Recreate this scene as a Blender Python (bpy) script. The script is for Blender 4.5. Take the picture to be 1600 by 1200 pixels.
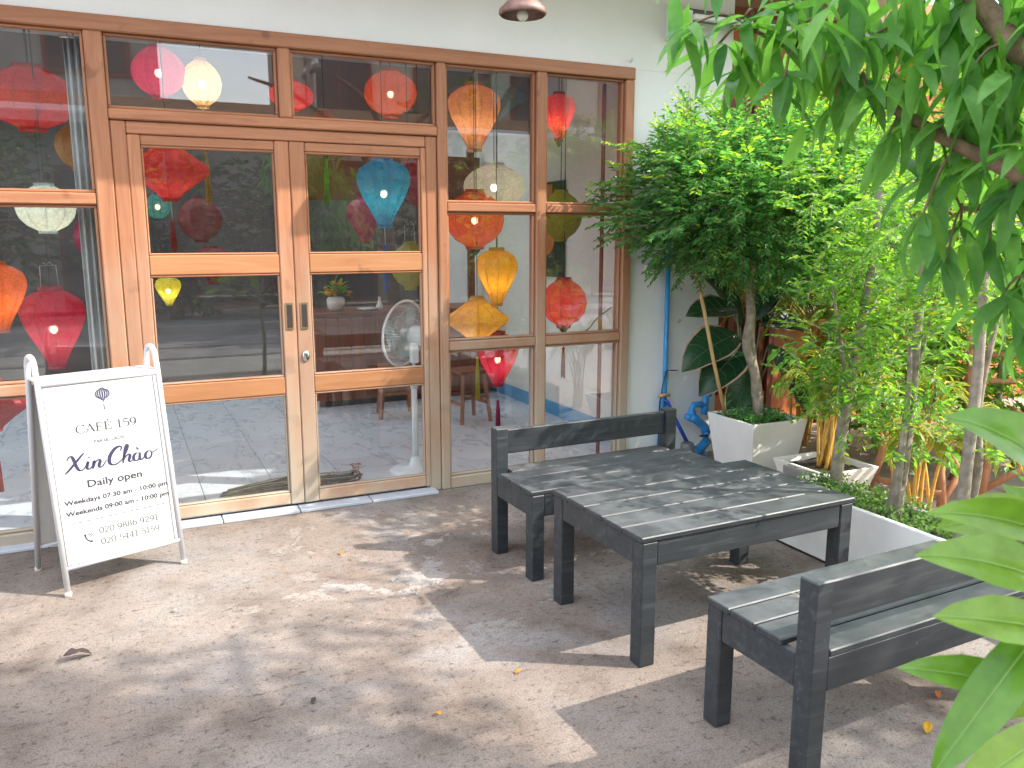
import bpy, bmesh, math, random
from mathutils import Vector, Matrix, Euler, noise as mnoise
R = math.radians
PI = math.pi
rnd = random.Random(7)
for o in list(bpy.data.objects):
    bpy.data.objects.remove(o)
scene = bpy.context.scene
col = scene.collection

# ------------------------------------------------------------------ camera, sky, sun, exposure
cam_d = bpy.data.cameras.new('camera')
cam_d.sensor_width = 36
cam_d.lens = 29.18
cam_d.clip_start = 0.05
cam_d.clip_end = 600
cam = bpy.data.objects.new('camera', cam_d)
col.objects.link(cam)
cam.location = (0, -4.536, 1.5)
cam.rotation_euler = (R(90 - 10.2), 0, -R(25.2))
cam_d.dof.use_dof = True
cam_d.dof.focus_distance = 4.6
cam_d.dof.aperture_fstop = 8.0
scene.camera = cam

SUN = Vector((0.466, -0.280, 0.482)).normalized()
world = bpy.data.worlds.new('World')
scene.world = world
world.use_nodes = True
wn, wl = world.node_tree.nodes, world.node_tree.links
bg = wn['Background']
sky = wn.new('ShaderNodeTexSky')
sky.sky_type = 'NISHITA'
sky.sun_disc = False
sky.sun_elevation = math.asin(SUN.z)
sky.sun_rotation = math.atan2(SUN.x, SUN.y)
sky.air_density = 1.2
sky.dust_density = 2.0
# thin high cloud over the whole sky
wtc = wn.new('ShaderNodeTexCoord')
wno = wn.new('ShaderNodeTexNoise'); wno.inputs['Scale'].default_value = 2.2; wno.inputs['Detail'].default_value = 6
wra = wn.new('ShaderNodeValToRGB')
wra.color_ramp.elements[0].position = 0.42; wra.color_ramp.elements[0].color = (0.12, 0.12, 0.12, 1)
wra.color_ramp.elements[1].position = 0.68; wra.color_ramp.elements[1].color = (0.75, 0.75, 0.75, 1)
wmx = wn.new('ShaderNodeMixRGB'); wmx.inputs[2].default_value = (11.0, 11.2, 11.6, 1)
wl.new(wtc.outputs['Generated'], wno.inputs['Vector']); wl.new(wno.outputs['Fac'], wra.inputs['Fac'])
wl.new(wra.outputs['Color'], wmx.inputs[0]); wl.new(sky.outputs['Color'], wmx.inputs[1])
wl.new(wmx.outputs['Color'], bg.inputs['Color'])
bg.inputs['Strength'].default_value = 0.15

sun_d = bpy.data.lights.new('sun', 'SUN')
sun_d.energy = 2.5
sun_d.angle = R(0.55)
sun_d.color = (1.0, 0.93, 0.83)
sun = bpy.data.objects.new('sun', sun_d)
col.objects.link(sun)
sun.rotation_euler = SUN.to_track_quat('Z', 'Y').to_euler()

scene.view_settings.view_transform = 'Standard'
scene.view_settings.look = 'None'
scene.view_settings.gamma = 1.0
scene.view_settings.exposure = 1.78
scene.render.engine = 'CYCLES'
cy = scene.cycles
cy.use_denoising = True
cy.max_bounces = 10
cy.transparent_max_bounces = 24
cy.diffuse_bounces = 4
cy.glossy_bounces = 4
cy.transmission_bounces = 6
cy.sample_clamp_indirect = 6
cy.caustics_reflective = False
cy.caustics_refractive = False

# ------------------------------------------------------------------ materials
MATS = {}
def newmat(name):
    m = bpy.data.materials.new(name)
    m.use_nodes = True
    MATS[name] = m
    return m, m.node_tree.nodes, m.node_tree.links, m.node_tree.nodes['Principled BSDF']
def node(ns, t, **kw):
    n = ns.new(t)
    for k, v in kw.items():
        if k in n.inputs: n.inputs[k].default_value = v
        else: setattr(n, k, v)
    return n
def c4(c): return (c[0], c[1], c[2], 1)
def ramp(ns, stops):
    r = ns.new('ShaderNodeValToRGB')
    el = r.color_ramp.elements
    while len(el) < len(stops): el.new(0.5)
    for e, (p, c) in zip(el, stops):
        e.position = p; e.color = c4(c)
    return r
def mix(ns, ls, fac, a, b, mode='MIX'):
    m = ns.new('ShaderNodeMixRGB'); m.blend_type = mode
    for i, v in ((0, fac), (1, a), (2, b)):
        if isinstance(v, (int, float)): m.inputs[i].default_value = v
        elif isinstance(v, tuple): m.inputs[i].default_value = c4(v)
        else: ls.new(v, m.inputs[i])
    return m.outputs[0]
def math_(ns, ls, op, a, b=0.0, clamp=False):
    m = ns.new('ShaderNodeMath'); m.operation = op; m.use_clamp = clamp
    for i, v in ((0, a), (1, b)):
        if isinstance(v, (int, float)): m.inputs[i].default_value = v
        else: ls.new(v, m.inputs[i])
    return m.outputs[0]
def coords(ns, ls, scale=(1, 1, 1), kind='Object'):
    if kind == 'Position':
        src = ns.new('ShaderNodeNewGeometry').outputs['Position']
    else:
        src = ns.new('ShaderNodeTexCoord').outputs[kind]
    mp = ns.new('ShaderNodeMapping'); mp.inputs['Scale'].default_value = scale
    ls.new(src, mp.inputs['Vector'])
    return mp.outputs['Vector']
def noise(ns, ls, vec, scale, detail=4, rough=0.55, dist=0.0):
    n = node(ns, 'ShaderNodeTexNoise', Scale=scale, Detail=detail, Roughness=rough, Distortion=dist)
    ls.new(vec, n.inputs['Vector'])
    return n.outputs['Fac']
def bump(ns, ls, bsdf, h, strength=0.3, dist=0.01):
    b = node(ns, 'ShaderNodeBump', Strength=strength, Distance=dist)
    ls.new(h, b.inputs['Height']); ls.new(b.outputs['Normal'], bsdf.inputs['Normal'])
def rand(ns): return ns.new('ShaderNodeObjectInfo').outputs['Random']

def plain(name, c, rough=0.5, metal=0.0, var=0.12, scale=14, bmp=0.05, spec=0.5, speck=None):
    """a painted / plain surface with a little tonal unevenness and fine relief"""
    m, ns, ls, b = newmat(name)
    v = coords(ns, ls, kind='Position')
    n1 = noise(ns, ls, v, scale)
    n2 = noise(ns, ls, v, scale * 9, 3)
    lo = tuple(x * (1 - var) for x in c); hi = tuple(min(1, x * (1 + var)) for x in c)
    r = ramp(ns, [(0.3, lo), (0.7, hi)]); ls.new(n1, r.inputs[0])
    out = r.outputs[0]
    if speck:
        rs = ramp(ns, [(0.66, (0, 0, 0)), (0.74, (1, 1, 1))]); ls.new(n2, rs.inputs[0])
        out = mix(ns, ls, rs.outputs[0], out, speck)
    ls.new(out, b.inputs['Base Color'])
    b.inputs['Roughness'].default_value = rough
    b.inputs['Metallic'].default_value = metal
    b.inputs['Specular IOR Level'].default_value = spec
    if bmp: bump(ns, ls, b, n2, bmp, 0.004)
    return m

def wood(name, axis, dark, light, weather=None, rough=0.5, wz=(0.15, 1.5), gloss=0.4):
    """grain along one axis; weather = colour the low, rain-splashed part has bleached to"""
    m, ns, ls, b = newmat(name)
    s = [26, 26, 26]; s['xyz'.index(axis)] = 1.6
    v = coords(ns, ls, tuple(s), 'Position')
    g = noise(ns, ls, v, 1.0, 6, 0.65, 1.2)
    r = ramp(ns, [(0.25, dark), (0.5, tuple((a + c) / 2 for a, c in zip(dark, light))), (0.75, light)])
    ls.new(g, r.inputs[0])
    p = coords(ns, ls, kind='Position')
    kn = noise(ns, ls, p, 7.0, 2)
    kr = ramp(ns, [(0.66, (0, 0, 0)), (0.74, (0.5, 0.5, 0.5))]); ls.new(kn, kr.inputs[0])
    out = mix(ns, ls, kr.outputs[0], r.outputs[0], tuple(x * 0.45 for x in dark))
    rn = rand(ns)
    hs = node(ns, 'ShaderNodeHueSaturation')
    ls.new(math_(ns, ls, 'MULTIPLY_ADD', rn, 0.22), hs.inputs['Value'])
    hs.inputs['Value'].links[0].from_node.inputs[2].default_value = 0.89
    ls.new(out, hs.inputs['Color']); out = hs.outputs[0]
    if weather:
        sep = ns.new('ShaderNodeSeparateXYZ'); ls.new(p, sep.inputs[0])
        wnz = noise(ns, ls, coords(ns, ls, (3, 3, 1.2), 'Position'), 1.5, 5)
        f = math_(ns, ls, 'MULTIPLY_ADD', sep.outputs[2], -1.0 / (wz[1] - wz[0]))
        f.node.inputs[2].default_value = wz[1] / (wz[1] - wz[0])
        f2 = math_(ns, ls, 'ADD', f, math_(ns, ls, 'MULTIPLY_ADD', wnz, 1.6))
        f2.node.inputs[1].links[0].from_node.inputs[2].default_value = -0.85
        f3 = math_(ns, ls, 'MULTIPLY', f2, 0.92, True)
        out = mix(ns, ls, f3, out, weather)
    ls.new(out, b.inputs['Base Color'])
    b.inputs['Roughness'].default_value = rough
    b.inputs['Specular IOR Level'].default_value = gloss
    bump(ns, ls, b, g, 0.25, 0.003)
    return m

def leafmat(name, dark, light, trans=0.45, rough=0.42, tint=None, spec=0.4):
    """leaf: diffuse front with light coming through, each leaf its own shade"""
    m, ns, ls, b = newmat(name)
    geo = ns.new('ShaderNodeNewGeometry')
    oi = rand(ns)
    s = math_(ns, ls, 'FRACT', math_(ns, ls, 'ADD', geo.outputs['Random Per Island'], oi))
    st = [(0.0, dark), (0.85, light)]
    if tint: st += [(0.955, light), (0.97, tint)]
    r = ramp(ns, st); ls.new(s, r.inputs[0])
    v = coords(ns, ls, kind='Position')
    n = noise(ns, ls, v, 40, 3)
    colr = mix(ns, ls, 0.35, r.outputs[0], n, 'OVERLAY')
    ls.new(colr, b.inputs['Base Color'])
    b.inputs['Roughness'].default_value = rough
    b.inputs['Specular IOR Level'].default_value = spec
    tr = ns.new('ShaderNodeBsdfTranslucent')
    tc = mix(ns, ls, 1.0, colr, (1.35, 1.45, 0.55), 'MULTIPLY')
    ls.new(tc, tr.inputs['Color'])
    ms = ns.new('ShaderNodeMixShader'); ms.inputs[0].default_value = trans
    ls.new(b.outputs[0], ms.inputs[1]); ls.new(tr.outputs[0], ms.inputs[2])
    ls.new(ms.outputs[0], ns['Material Output'].inputs['Surface'])
    return m

def silk(name, c, trans=0.5, alpha=1.0):
    m, ns, ls, b = newmat(name)
    v = coords(ns, ls, kind='Position')
    n = noise(ns, ls, v, 55, 5, 0.6, 1.5)
    w = noise(ns, ls, coords(ns, ls, (1, 1, 30), 'Position'), 30, 2)
    r = ramp(ns, [(0.35, tuple(x * 0.78 for x in c)), (0.65, tuple(min(1, x * 1.15 + 0.01) for x in c))]); ls.new(n, r.inputs[0])
    colr = mix(ns, ls, 0.2, r.outputs[0], w, 'OVERLAY')
    ls.new(colr, b.inputs['Base Color']); b.inputs['Roughness'].default_value = 0.42
    b.inputs['Specular IOR Level'].default_value = 0.45
    tr = ns.new('ShaderNodeBsdfTranslucent'); ls.new(colr, tr.inputs['Color'])
    ms = ns.new('ShaderNodeMixShader'); ms.inputs[0].default_value = trans
    ls.new(b.outputs[0], ms.inputs[1]); ls.new(tr.outputs[0], ms.inputs[2])
    res = ms.outputs[0]
    if alpha < 1:
        tp = ns.new('ShaderNodeBsdfTransparent')
        m2 = ns.new('ShaderNodeMixShader'); m2.inputs[0].default_value = alpha
        ls.new(tp.outputs[0], m2.inputs[1]); ls.new(res, m2.inputs[2]); res = m2.outputs[0]
    ls.new(res, ns['Material Output'].inputs['Surface'])
    bump(ns, ls, b, n, 0.2, 0.002)
    return m

def glassmat(name, dirt=0.02, tint=(0.96, 0.97, 0.965)):
    m, ns, ls, b = newmat(name)
    geo = ns.new('ShaderNodeNewGeometry')
    dp = node(ns, 'ShaderNodeVectorMath', operation='DOT_PRODUCT')
    ls.new(geo.outputs['Incoming'], dp.inputs[0]); ls.new(geo.outputs['Normal'], dp.inputs[1])
    cosv = math_(ns, ls, 'ABSOLUTE', dp.outputs['Value'])
    om = math_(ns, ls, 'SUBTRACT', 1.0, cosv)
    p5 = math_(ns, ls, 'POWER', om, 5.0)
    fr = math_(ns, ls, 'MULTIPLY_ADD', p5, 0.93); fr.node.inputs[2].default_value = 0.068
    gl = node(ns, 'ShaderNodeBsdfGlossy', Roughness=0.0); gl.inputs['Color'].default_value = (1, 1, 1, 1)
    tp = ns.new('ShaderNodeBsdfTransparent'); tp.inputs['Color'].default_value = c4(tint)
    ms = ns.new('ShaderNodeMixShader')
    ls.new(fr, ms.inputs[0]); ls.new(tp.outputs[0], ms.inputs[1]); ls.new(gl.outputs[0], ms.inputs[2])
    # film of dust, wiped unevenly
    v = coords(ns, ls, kind='Position')
    n = noise(ns, ls, v, 3.5, 6, 0.65, 0.8)
    r = ramp(ns, [(0.35, (0, 0, 0)), (0.8, (1, 1, 1))]); ls.new(n, r.inputs[0])
    df = ns.new('ShaderNodeBsdfDiffuse'); df.inputs['Color'].default_value = (0.6, 0.58, 0.54, 1)
    m2 = ns.new('ShaderNodeMixShader')
    ls.new(math_(ns, ls, 'MULTIPLY', r.outputs[0], dirt), m2.inputs[0])
    ls.new(ms.outputs[0], m2.inputs[1]); ls.new(df.outputs[0], m2.inputs[2])
    ls.new(m2.outputs[0], ns['Material Output'].inputs['Surface'])
    return m

def emit(name, c, s):
    m, ns, ls, b = newmat(name)
    b.inputs['Base Color'].default_value = c4(c)
    b.inputs['Emission Color'].default_value = c4(c)
    b.inputs['Emission Strength'].default_value = s
    return m

def concrete_mat():
    m, ns, ls, b = newmat('terrace_concrete')
    v = coords(ns, ls, kind='Position')
    big = noise(ns, ls, v, 0.75, 5, 0.6, 0.6)
    mid = noise(ns, ls, v, 3.2, 6, 0.65, 0.3)
    fine = noise(ns, ls, v, 38, 6, 0.7)
    grit = noise(ns, ls, v, 150, 3, 0.6)
    r = ramp(ns, [(0.30, (0.165, 0.132, 0.110)), (0.48, (0.222, 0.184, 0.157)), (0.62, (0.250, 0.220, 0.196)), (0.8, (0.275, 0.256, 0.240))])
    ls.new(big, r.inputs[0])
    r2 = ramp(ns, [(0.30, (0.50, 0.46, 0.43)), (0.50, (0.98, 0.98, 0.98)), (0.70, (1.25, 1.22, 1.18))]); ls.new(mid, r2.inputs[0])
    out = mix(ns, ls, 0.8, r.outputs[0], r2.outputs[0], 'MULTIPLY')
    # worn patches where the darker top skin has flaked from the pale screed
    n3 = noise(ns, ls, v, 2.1, 9, 0.72, 0.35)
    r3 = ramp(ns, [(0.555, (0, 0, 0)), (0.575, (1, 1, 1))]); ls.new(n3, r3.inputs[0])
    loc = noise(ns, ls, v, 0.55, 2)
    sx = ns.new('ShaderNodeSeparateXYZ'); ls.new(v, sx.inputs[0])
    # the flaking lies round the furniture and along the shop front
    dx = math_(ns, ls, 'MULTIPLY', math_(ns, ls, 'SUBTRACT', sx.outputs[0], 1.25), 1 / 1.15)
    dy = math_(ns, ls, 'MULTIPLY', math_(ns, ls, 'SUBTRACT', sx.outputs[1], -1.05), 1 / 0.95)
    d2 = math_(ns, ls, 'ADD', math_(ns, ls, 'MULTIPLY', dx, dx), math_(ns, ls, 'MULTIPLY', dy, dy))
    reg = math_(ns, ls, 'SUBTRACT', 1.15, d2, True)
    f = math_(ns, ls, 'MULTIPLY', math_(ns, ls, 'MULTIPLY', r3.outputs[0], reg), 0.75)
    out = mix(ns, ls, f, out, (0.37, 0.345, 0.32))
    # brown skin left between the flakes
    n4 = noise(ns, ls, v, 2.6, 8, 0.7, 0.5)
    r4 = ramp(ns, [(0.50, (0, 0, 0)), (0.54, (1, 1, 1))]); ls.new(n4, r4.inputs[0])
    f4 = math_(ns, ls, 'MULTIPLY', math_(ns, ls, 'MULTIPLY', r4.outputs[0], reg), 0.45)
    out = mix(ns, ls, f4, out, (0.235, 0.175, 0.14))
    # grey cement wash in the foreground
    n5 = noise(ns, ls, v, 1.3, 6, 0.6, 0.4)
    r5 = ramp(ns, [(0.5, (0, 0, 0)), (0.66, (0.7, 0.7, 0.7))]); ls.new(n5, r5.inputs[0])
    out = mix(ns, ls, r5.outputs[0], out, (0.29, 0.272, 0.264))
    r6 = ramp(ns, [(0.34, (0.30, 0.28, 0.27)), (0.45, (1, 1, 1)), (0.58, (1, 1, 1)), (0.70, (1.35, 1.33, 1.30))]); ls.new(fine, r6.inputs[0])
    out = mix(ns, ls, 0.75, out, r6.outputs[0], 'MULTIPLY')
    r7 = ramp(ns, [(0.36, (0.62, 0.60, 0.59)), (0.52, (1.05, 1.05, 1.05)), (0.66, (1.18, 1.17, 1.16))]); ls.new(grit, r7.inputs[0])
    out = mix(ns, ls, 0.8, out, r7.outputs[0], 'MULTIPLY')
    # small dark scuffs, drawn out in one direction by the trowel
    sc_ = noise(ns, ls, coords(ns, ls, (9, 30, 9), 'Position'), 1.4, 5, 0.7, 0.8)
    r8 = ramp(ns, [(0.60, (1, 1, 1)), (0.68, (0.38, 0.36, 0.35))]); ls.new(sc_, r8.inputs[0])
    out = mix(ns, ls, 0.85, out, r8.outputs[0], 'MULTIPLY')
    ls.new(out, b.inputs['Base Color'])
    b.inputs['Roughness'].default_value = 0.88
    b.inputs['Specular IOR Level'].default_value = 0.25
    h = math_(ns, ls, 'ADD', math_(ns, ls, 'MULTIPLY', fine, 0.6), math_(ns, ls, 'MULTIPLY', grit, 0.4))
    h2 = math_(ns, ls, 'ADD', h, math_(ns, ls, 'MULTIPLY', r3.outputs[0], -0.12))
    bump(ns, ls, b, h2, 0.45, 0.012)
    return m

def marble_tile():
    m, ns, ls, b = newmat('floor_tile_glaze')
    v = coords(ns, ls, (2.2, 1.2, 1), 'Position')
    n = noise(ns, ls, v, 3.0, 8, 0.7, 1.6)
    r = ramp(ns, [(0.3, (0.56, 0.62, 0.70)), (0.5, (0.65, 0.70, 0.76)), (0.7, (0.72, 0.76, 0.81))]); ls.new(n, r.inputs[0])
    hs = node(ns, 'ShaderNodeHueSaturation')
    mm = math_(ns, ls, 'MULTIPLY_ADD', rand(ns), 0.14); mm.node.inputs[2].default_value = 0.92
    ls.new(mm, hs.inputs['Value']); ls.new(r.outputs[0], hs.inputs['Color'])
    ls.new(hs.outputs[0], b.inputs['Base Color'])
    rr = ramp(ns, [(0.3, (0.24, 0.24, 0.24)), (0.7, (0.34, 0.34, 0.34))]); ls.new(n, rr.inputs[0])
    ls.new(rr.outputs[0], b.inputs['Roughness'])
    return m

def black_paint():
    """matt blue-black furniture paint, worn to grey on top and dusty"""
    m, ns, ls, b = newmat('black_furniture_paint')
    v = coords(ns, ls, kind='Position')
    g = noise(ns, ls, coords(ns, ls, (3, 40, 40), 'Position'), 1.0, 5, 0.65, 0.6)
    n = noise(ns, ls, v, 7, 6, 0.65, 0.4)
    r = ramp(ns, [(0.3, (0.017, 0.021, 0.025)), (0.55, (0.028, 0.033, 0.038)), (0.8, (0.075, 0.080, 0.082))]); ls.new(g, r.inputs[0])
    geo = ns.new('ShaderNodeNewGeometry'); sep = ns.new('ShaderNodeSeparateXYZ'); ls.new(geo.outputs['Normal'], sep.inputs[0])
    upf = math_(ns, ls, 'SUBTRACT', math_(ns, ls, 'MULTIPLY', sep.outputs[2], 2.0), 1.0, True)
    rd = ramp(ns, [(0.35, (0.15, 0.15, 0.15)), (0.7, (0.6, 0.6, 0.6))]); ls.new(n, rd.inputs[0])
    dustf = math_(ns, ls, 'MULTIPLY', upf, rd.outputs[0])
    out = mix(ns, ls, dustf, r.outputs[0], (0.15, 0.16, 0.16))
    chip = noise(ns, ls, v, 60, 4, 0.7)
    rc = ramp(ns, [(0.70, (0, 0, 0)), (0.72, (1, 1, 1))]); ls.new(chip, rc.inputs[0])
    out = mix(ns, ls, math_(ns, ls, 'MULTIPLY', rc.outputs[0], 0.7), out, (0.3, 0.28, 0.25))
    ls.new(out, b.inputs['Base Color'])
    rr = ramp(ns, [(0.3, (0.42, 0.42, 0.42)), (0.7, (0.6, 0.6, 0.6))]); ls.new(n, rr.inputs[0])
    ls.new(rr.outputs[0], b.inputs['Roughness'])
    bump(ns, ls, b, g, 0.3, 0.002)
    return m

M = {}
M['wall'] = plain('white_wall_paint', (0.80, 0.81, 0.805), 0.8, var=0.035, scale=2.2, bmp=0.25, speck=None)
M['wall_in'] = plain('interior_wall_paint', (0.72, 0.70, 0.66), 0.75, var=0.05, scale=2, bmp=0.1)
M['ceiling'] = plain('ceiling_paint', (0.70, 0.69, 0.67), 0.8, var=0.05, scale=2)
M['backwall'] = plain('dark_back_wall', (0.075, 0.06, 0.058), 0.75, var=0.2, scale=2)
M['added_bulkhead'] = plain('grey_brown_added_bulkhead', (0.20, 0.175, 0.165), 0.7, var=0.15, scale=3)
M['blue_base'] = plain('blue_skirting_paint', (0.05, 0.28, 0.52), 0.5, var=0.1)
M['fwx'] = wood('frame_wood_across', 'x', (0.28, 0.110, 0.054), (0.44, 0.205, 0.105), (0.38, 0.33, 0.255), 0.5, (0.1, 1.2))
M['fwz'] = wood('frame_wood_upright', 'z', (0.28, 0.110, 0.054), (0.44, 0.205, 0.105), (0.38, 0.33, 0.255), 0.5, (0.1, 1.5))
M['doorx'] = wood('door_rail_wood', 'x', (0.31, 0.130, 0.055), (0.43, 0.208, 0.096), (0.50, 0.42, 0.32), 0.5, (-0.1, 0.45))
M['redwood_z'] = wood('counter_wood', 'z', (0.17, 0.045, 0.02), (0.27, 0.085, 0.04), None, 0.38)
M['redwood_x'] = wood('bar_header_wood', 'x', (0.15, 0.04, 0.02), (0.24, 0.075, 0.035), None, 0.4)
M['stoolwood'] = wood('stool_wood', 'z', (0.20, 0.07, 0.035), (0.33, 0.13, 0.06), None, 0.45)
M['bamboo'] = wood('pole_wood', 'z', (0.46, 0.28, 0.12), (0.62, 0.42, 0.20), None, 0.5)
M['rustic'] = wood('branch_wood', 'z', (0.30, 0.13, 0.06), (0.48, 0.24, 0.13), None, 0.7)
M['shutter'] = wood('shutter_wood', 'z', (0.16, 0.035, 0.025), (0.25, 0.06, 0.04), None, 0.55)
M['terracotta'] = plain('orange_timber_paint', (0.50, 0.145, 0.045), 0.6, var=0.2, scale=5)
M['glass'] = glassmat('window_glass')
M['tile'] = marble_tile()
_m, _ns, _ls, _b = newmat('added_milky_roof_sheet')
_t = _ns.new('ShaderNodeBsdfTranslucent'); _t.inputs['Color'].default_value = (0.62, 0.66, 0.68, 1)
_ls.new(_t.outputs[0], _ns['Material Output'].inputs['Surface'])
M['added_skylight'] = _m
M['grout'] = plain('grout', (0.06, 0.06, 0.065), 0.9)
M['sill_tile'] = plain('white_glazed_tile', (0.48, 0.52, 0.58), 0.25, var=0.04)
M['concrete'] = concrete_mat()
M['black'] = black_paint()
M['steel_white'] = plain('white_tube_enamel', (0.54, 0.54, 0.56), 0.35, var=0.03, bmp=0.02)
M['board_white'] = plain('white_sign_board', (0.44, 0.45, 0.45), 0.5, var=0.02, bmp=0.02)
M['board_grey'] = plain('grey_sign_back', (0.50, 0.49, 0.47), 0.6, var=0.05)
M['print_navy'] = plain('navy_print', (0.018, 0.014, 0.055), 0.6, var=0.02, bmp=0)
M['print_dark'] = plain('charcoal_print', (0.018, 0.016, 0.028), 0.6, var=0.02, bmp=0)
M['print_grey'] = plain('grey_print', (0.05, 0.05, 0.055), 0.6, var=0.02, bmp=0)
M['print_pale'] = plain('pale_grey_print', (0.16, 0.16, 0.165), 0.6, var=0.02, bmp=0)
M['brass'] = plain('tarnished_brass', (0.42, 0.31, 0.18), 0.35, 0.9, var=0.2)
M['steel'] = plain('polished_steel', (0.7, 0.7, 0.7), 0.2, 1.0, var=0.05)
M['dark'] = plain('dark_recess', (0.03, 0.022, 0.018), 0.6)
M['cable'] = plain('black_cable', (0.015, 0.015, 0.017), 0.5)
M['wire'] = plain('bail_wire', (0.45, 0.43, 0.40), 0.4, 0.6)
M['fan_white'] = plain('fan_plastic', (0.80, 0.82, 0.82), 0.35, var=0.04)
M['fan_clear'] = silk('fan_blade_plastic', (0.55, 0.62, 0.62), 0.5)
M['pipe'] = plain('blue_pvc_pipe', (0.035, 0.27, 0.62), 0.4, var=0.15)
M['hose'] = plain('dark_blue_hose', (0.02, 0.07, 0.42), 0.4)
M['grey_plastic'] = plain('grey_plastic', (0.16, 0.16, 0.17), 0.5)
M['ivory'] = plain('ivory_plastic', (0.70, 0.66, 0.55), 0.45, var=0.05)
M['planter'] = plain('white_planter_render', (0.76, 0.76, 0.74), 0.7, var=0.06, scale=5, bmp=0.2)
M['kerb'] = plain('grey_kerb_cement', (0.26, 0.25, 0.23), 0.9, var=0.25, scale=9, bmp=0.5)
M['soil'] = plain('planting_soil', (0.055, 0.040, 0.030), 0.95, var=0.4, scale=30, bmp=0.8)
M['bark'] = plain('grey_bark', (0.27, 0.23, 0.18), 0.85, var=0.4, scale=22, bmp=0.9)
M['bark_dark'] = plain('brown_bark', (0.20, 0.13, 0.085), 0.85, var=0.4, scale=22, bmp=0.9)
M['paver'] = plain('pale_pink_paving', (0.34, 0.275, 0.24), 0.85, var=0.15, scale=4, bmp=0.3)
M['road'] = plain('road_concrete', (0.30, 0.29, 0.28), 0.9, var=0.2, scale=3, bmp=0.4)
M['pave'] = plain('pavement_slab', (0.34, 0.33, 0.31), 0.9, var=0.2, scale=3, bmp=0.4)
M['earth'] = plain('bare_earth', (0.22, 0.17, 0.12), 0.95, var=0.3, scale=1.5, bmp=0.5)
M['house_grey'] = plain('grey_house_render', (0.34, 0.33, 0.31), 0.85, var=0.15, scale=1.2, bmp=0.3)
M['house_cream'] = plain('cream_house_render', (0.50, 0.45, 0.36), 0.85, var=0.12, scale=1.2, bmp=0.3)
M['house_dark'] = plain('dark_window_glass', (0.03, 0.035, 0.04), 0.15)
M['metal_roof'] = plain('rust_roof_sheet', (0.28, 0.14, 0.09), 0.6, var=0.3, scale=3)
M['lamp_shade'] = plain('rusted_lamp_enamel', (0.22, 0.13, 0.11), 0.5, var=0.45, scale=16)
M['bulb_white'] = plain('milk_glass_bulb', (0.80, 0.80, 0.76), 0.3, var=0.02)
M['bulb_lit'] = emit('lit_lantern_bulb', (1.0, 0.78, 0.48), 20.0)
M['curtain'] = plain('grey_curtain_cloth', (0.52, 0.53, 0.52), 0.85, var=0.1, scale=6, bmp=0.2)
M['beam_tan'] = wood('entrance_beam_wood', 'x', (0.36, 0.20, 0.11), (0.52, 0.33, 0.20), None, 0.6)
M['beam_white'] = plain('white_beam_trim', (0.78, 0.80, 0.80), 0.5, var=0.04)
M['dry_leaf'] = plain('dry_dark_leaf', (0.045, 0.028, 0.026), 0.8, var=0.3, scale=60)
M['orange_leaf'] = leafmat('fallen_orange_leaf', (0.62, 0.20, 0.03), (0.70, 0.33, 0.05), 0.3)
M['straw'] = plain('dry_straw', (0.42, 0.36, 0.26), 0.8)
M['leaf_pot'] = leafmat('small_glossy_leaf', (0.062, 0.185, 0.066), (0.140, 0.36, 0.120), 0.52, 0.32, (0.30, 0.45, 0.05))
M['leaf_tip'] = leafmat('young_yellow_green_leaf', (0.18, 0.37, 0.04), (0.36, 0.52, 0.08), 0.55, 0.4)
M['leaf_trough'] = leafmat('light_shrub_leaf', (0.09, 0.24, 0.040), (0.23, 0.43, 0.075), 0.55, 0.4, (0.50, 0.50, 0.06))
M['leaf_big'] = leafmat('long_tree_leaf', (0.085, 0.23, 0.075), (0.20, 0.42, 0.11), 0.6, 0.38, (0.14, 0.30, 0.04))
M['leaf_yellow'] = leafmat('yellowed_leaf', (0.62, 0.36, 0.02), (0.72, 0.45, 0.04), 0.4)
M['leaf_fore'] = leafmat('broad_fresh_leaf', (0.075, 0.235, 0.035), (0.22, 0.36, 0.045), 0.5, 0.24, None, 0.6)
M['leaf_calathea'] = leafmat('dark_striped_leaf', (0.012, 0.045, 0.020), (0.030, 0.090, 0.035), 0.2, 0.3)
M['rib_pale'] = plain('pale_leaf_rib', (0.20, 0.35, 0.08), 0.5, var=0.1)
M['vein'] = plain('mid_green_vein', (0.085, 0.15, 0.075), 0.5, var=0.1)
M['leaf_edge'] = plain('dry_pink_leaf_edge', (0.42, 0.26, 0.18), 0.7, var=0.2)
M['leaf_palm'] = leafmat('palm_leaflet', (0.10, 0.20, 0.03), (0.38, 0.36, 0.06), 0.45)
M['palm_stem'] = plain('yellow_cane', (0.58, 0.34, 0.06), 0.5, var=0.25, scale=20)
M['ground_cover'] = leafmat('ground_cover_leaf', (0.06, 0.15, 0.04), (0.20, 0.32, 0.10), 0.35)
M['hedge'] = leafmat('street_tree_leaf', (0.02, 0.07, 0.018), (0.08, 0.17, 0.035), 0.3, 0.45, (0.5, 0.35, 0.04))
M['stalk'] = plain('dark_dry_stalk', (0.055, 0.05, 0.04), 0.8, var=0.4, scale=30)
M['stalk_green'] = plain('pale_green_stalk', (0.25, 0.27, 0.15), 0.7, var=0.3, scale=30)
M['red_petal'] = plain('red_petal', (0.55, 0.05, 0.05), 0.6)
M['white_china'] = plain('white_china', (0.72, 0.72, 0.70), 0.25, var=0.03)
M['poster_black'] = plain('black_picture', (0.02, 0.02, 0.022), 0.35)
M['poster_orange'] = plain('orange_picture', (0.50, 0.16, 0.05), 0.4, var=0.3, scale=9)

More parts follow.
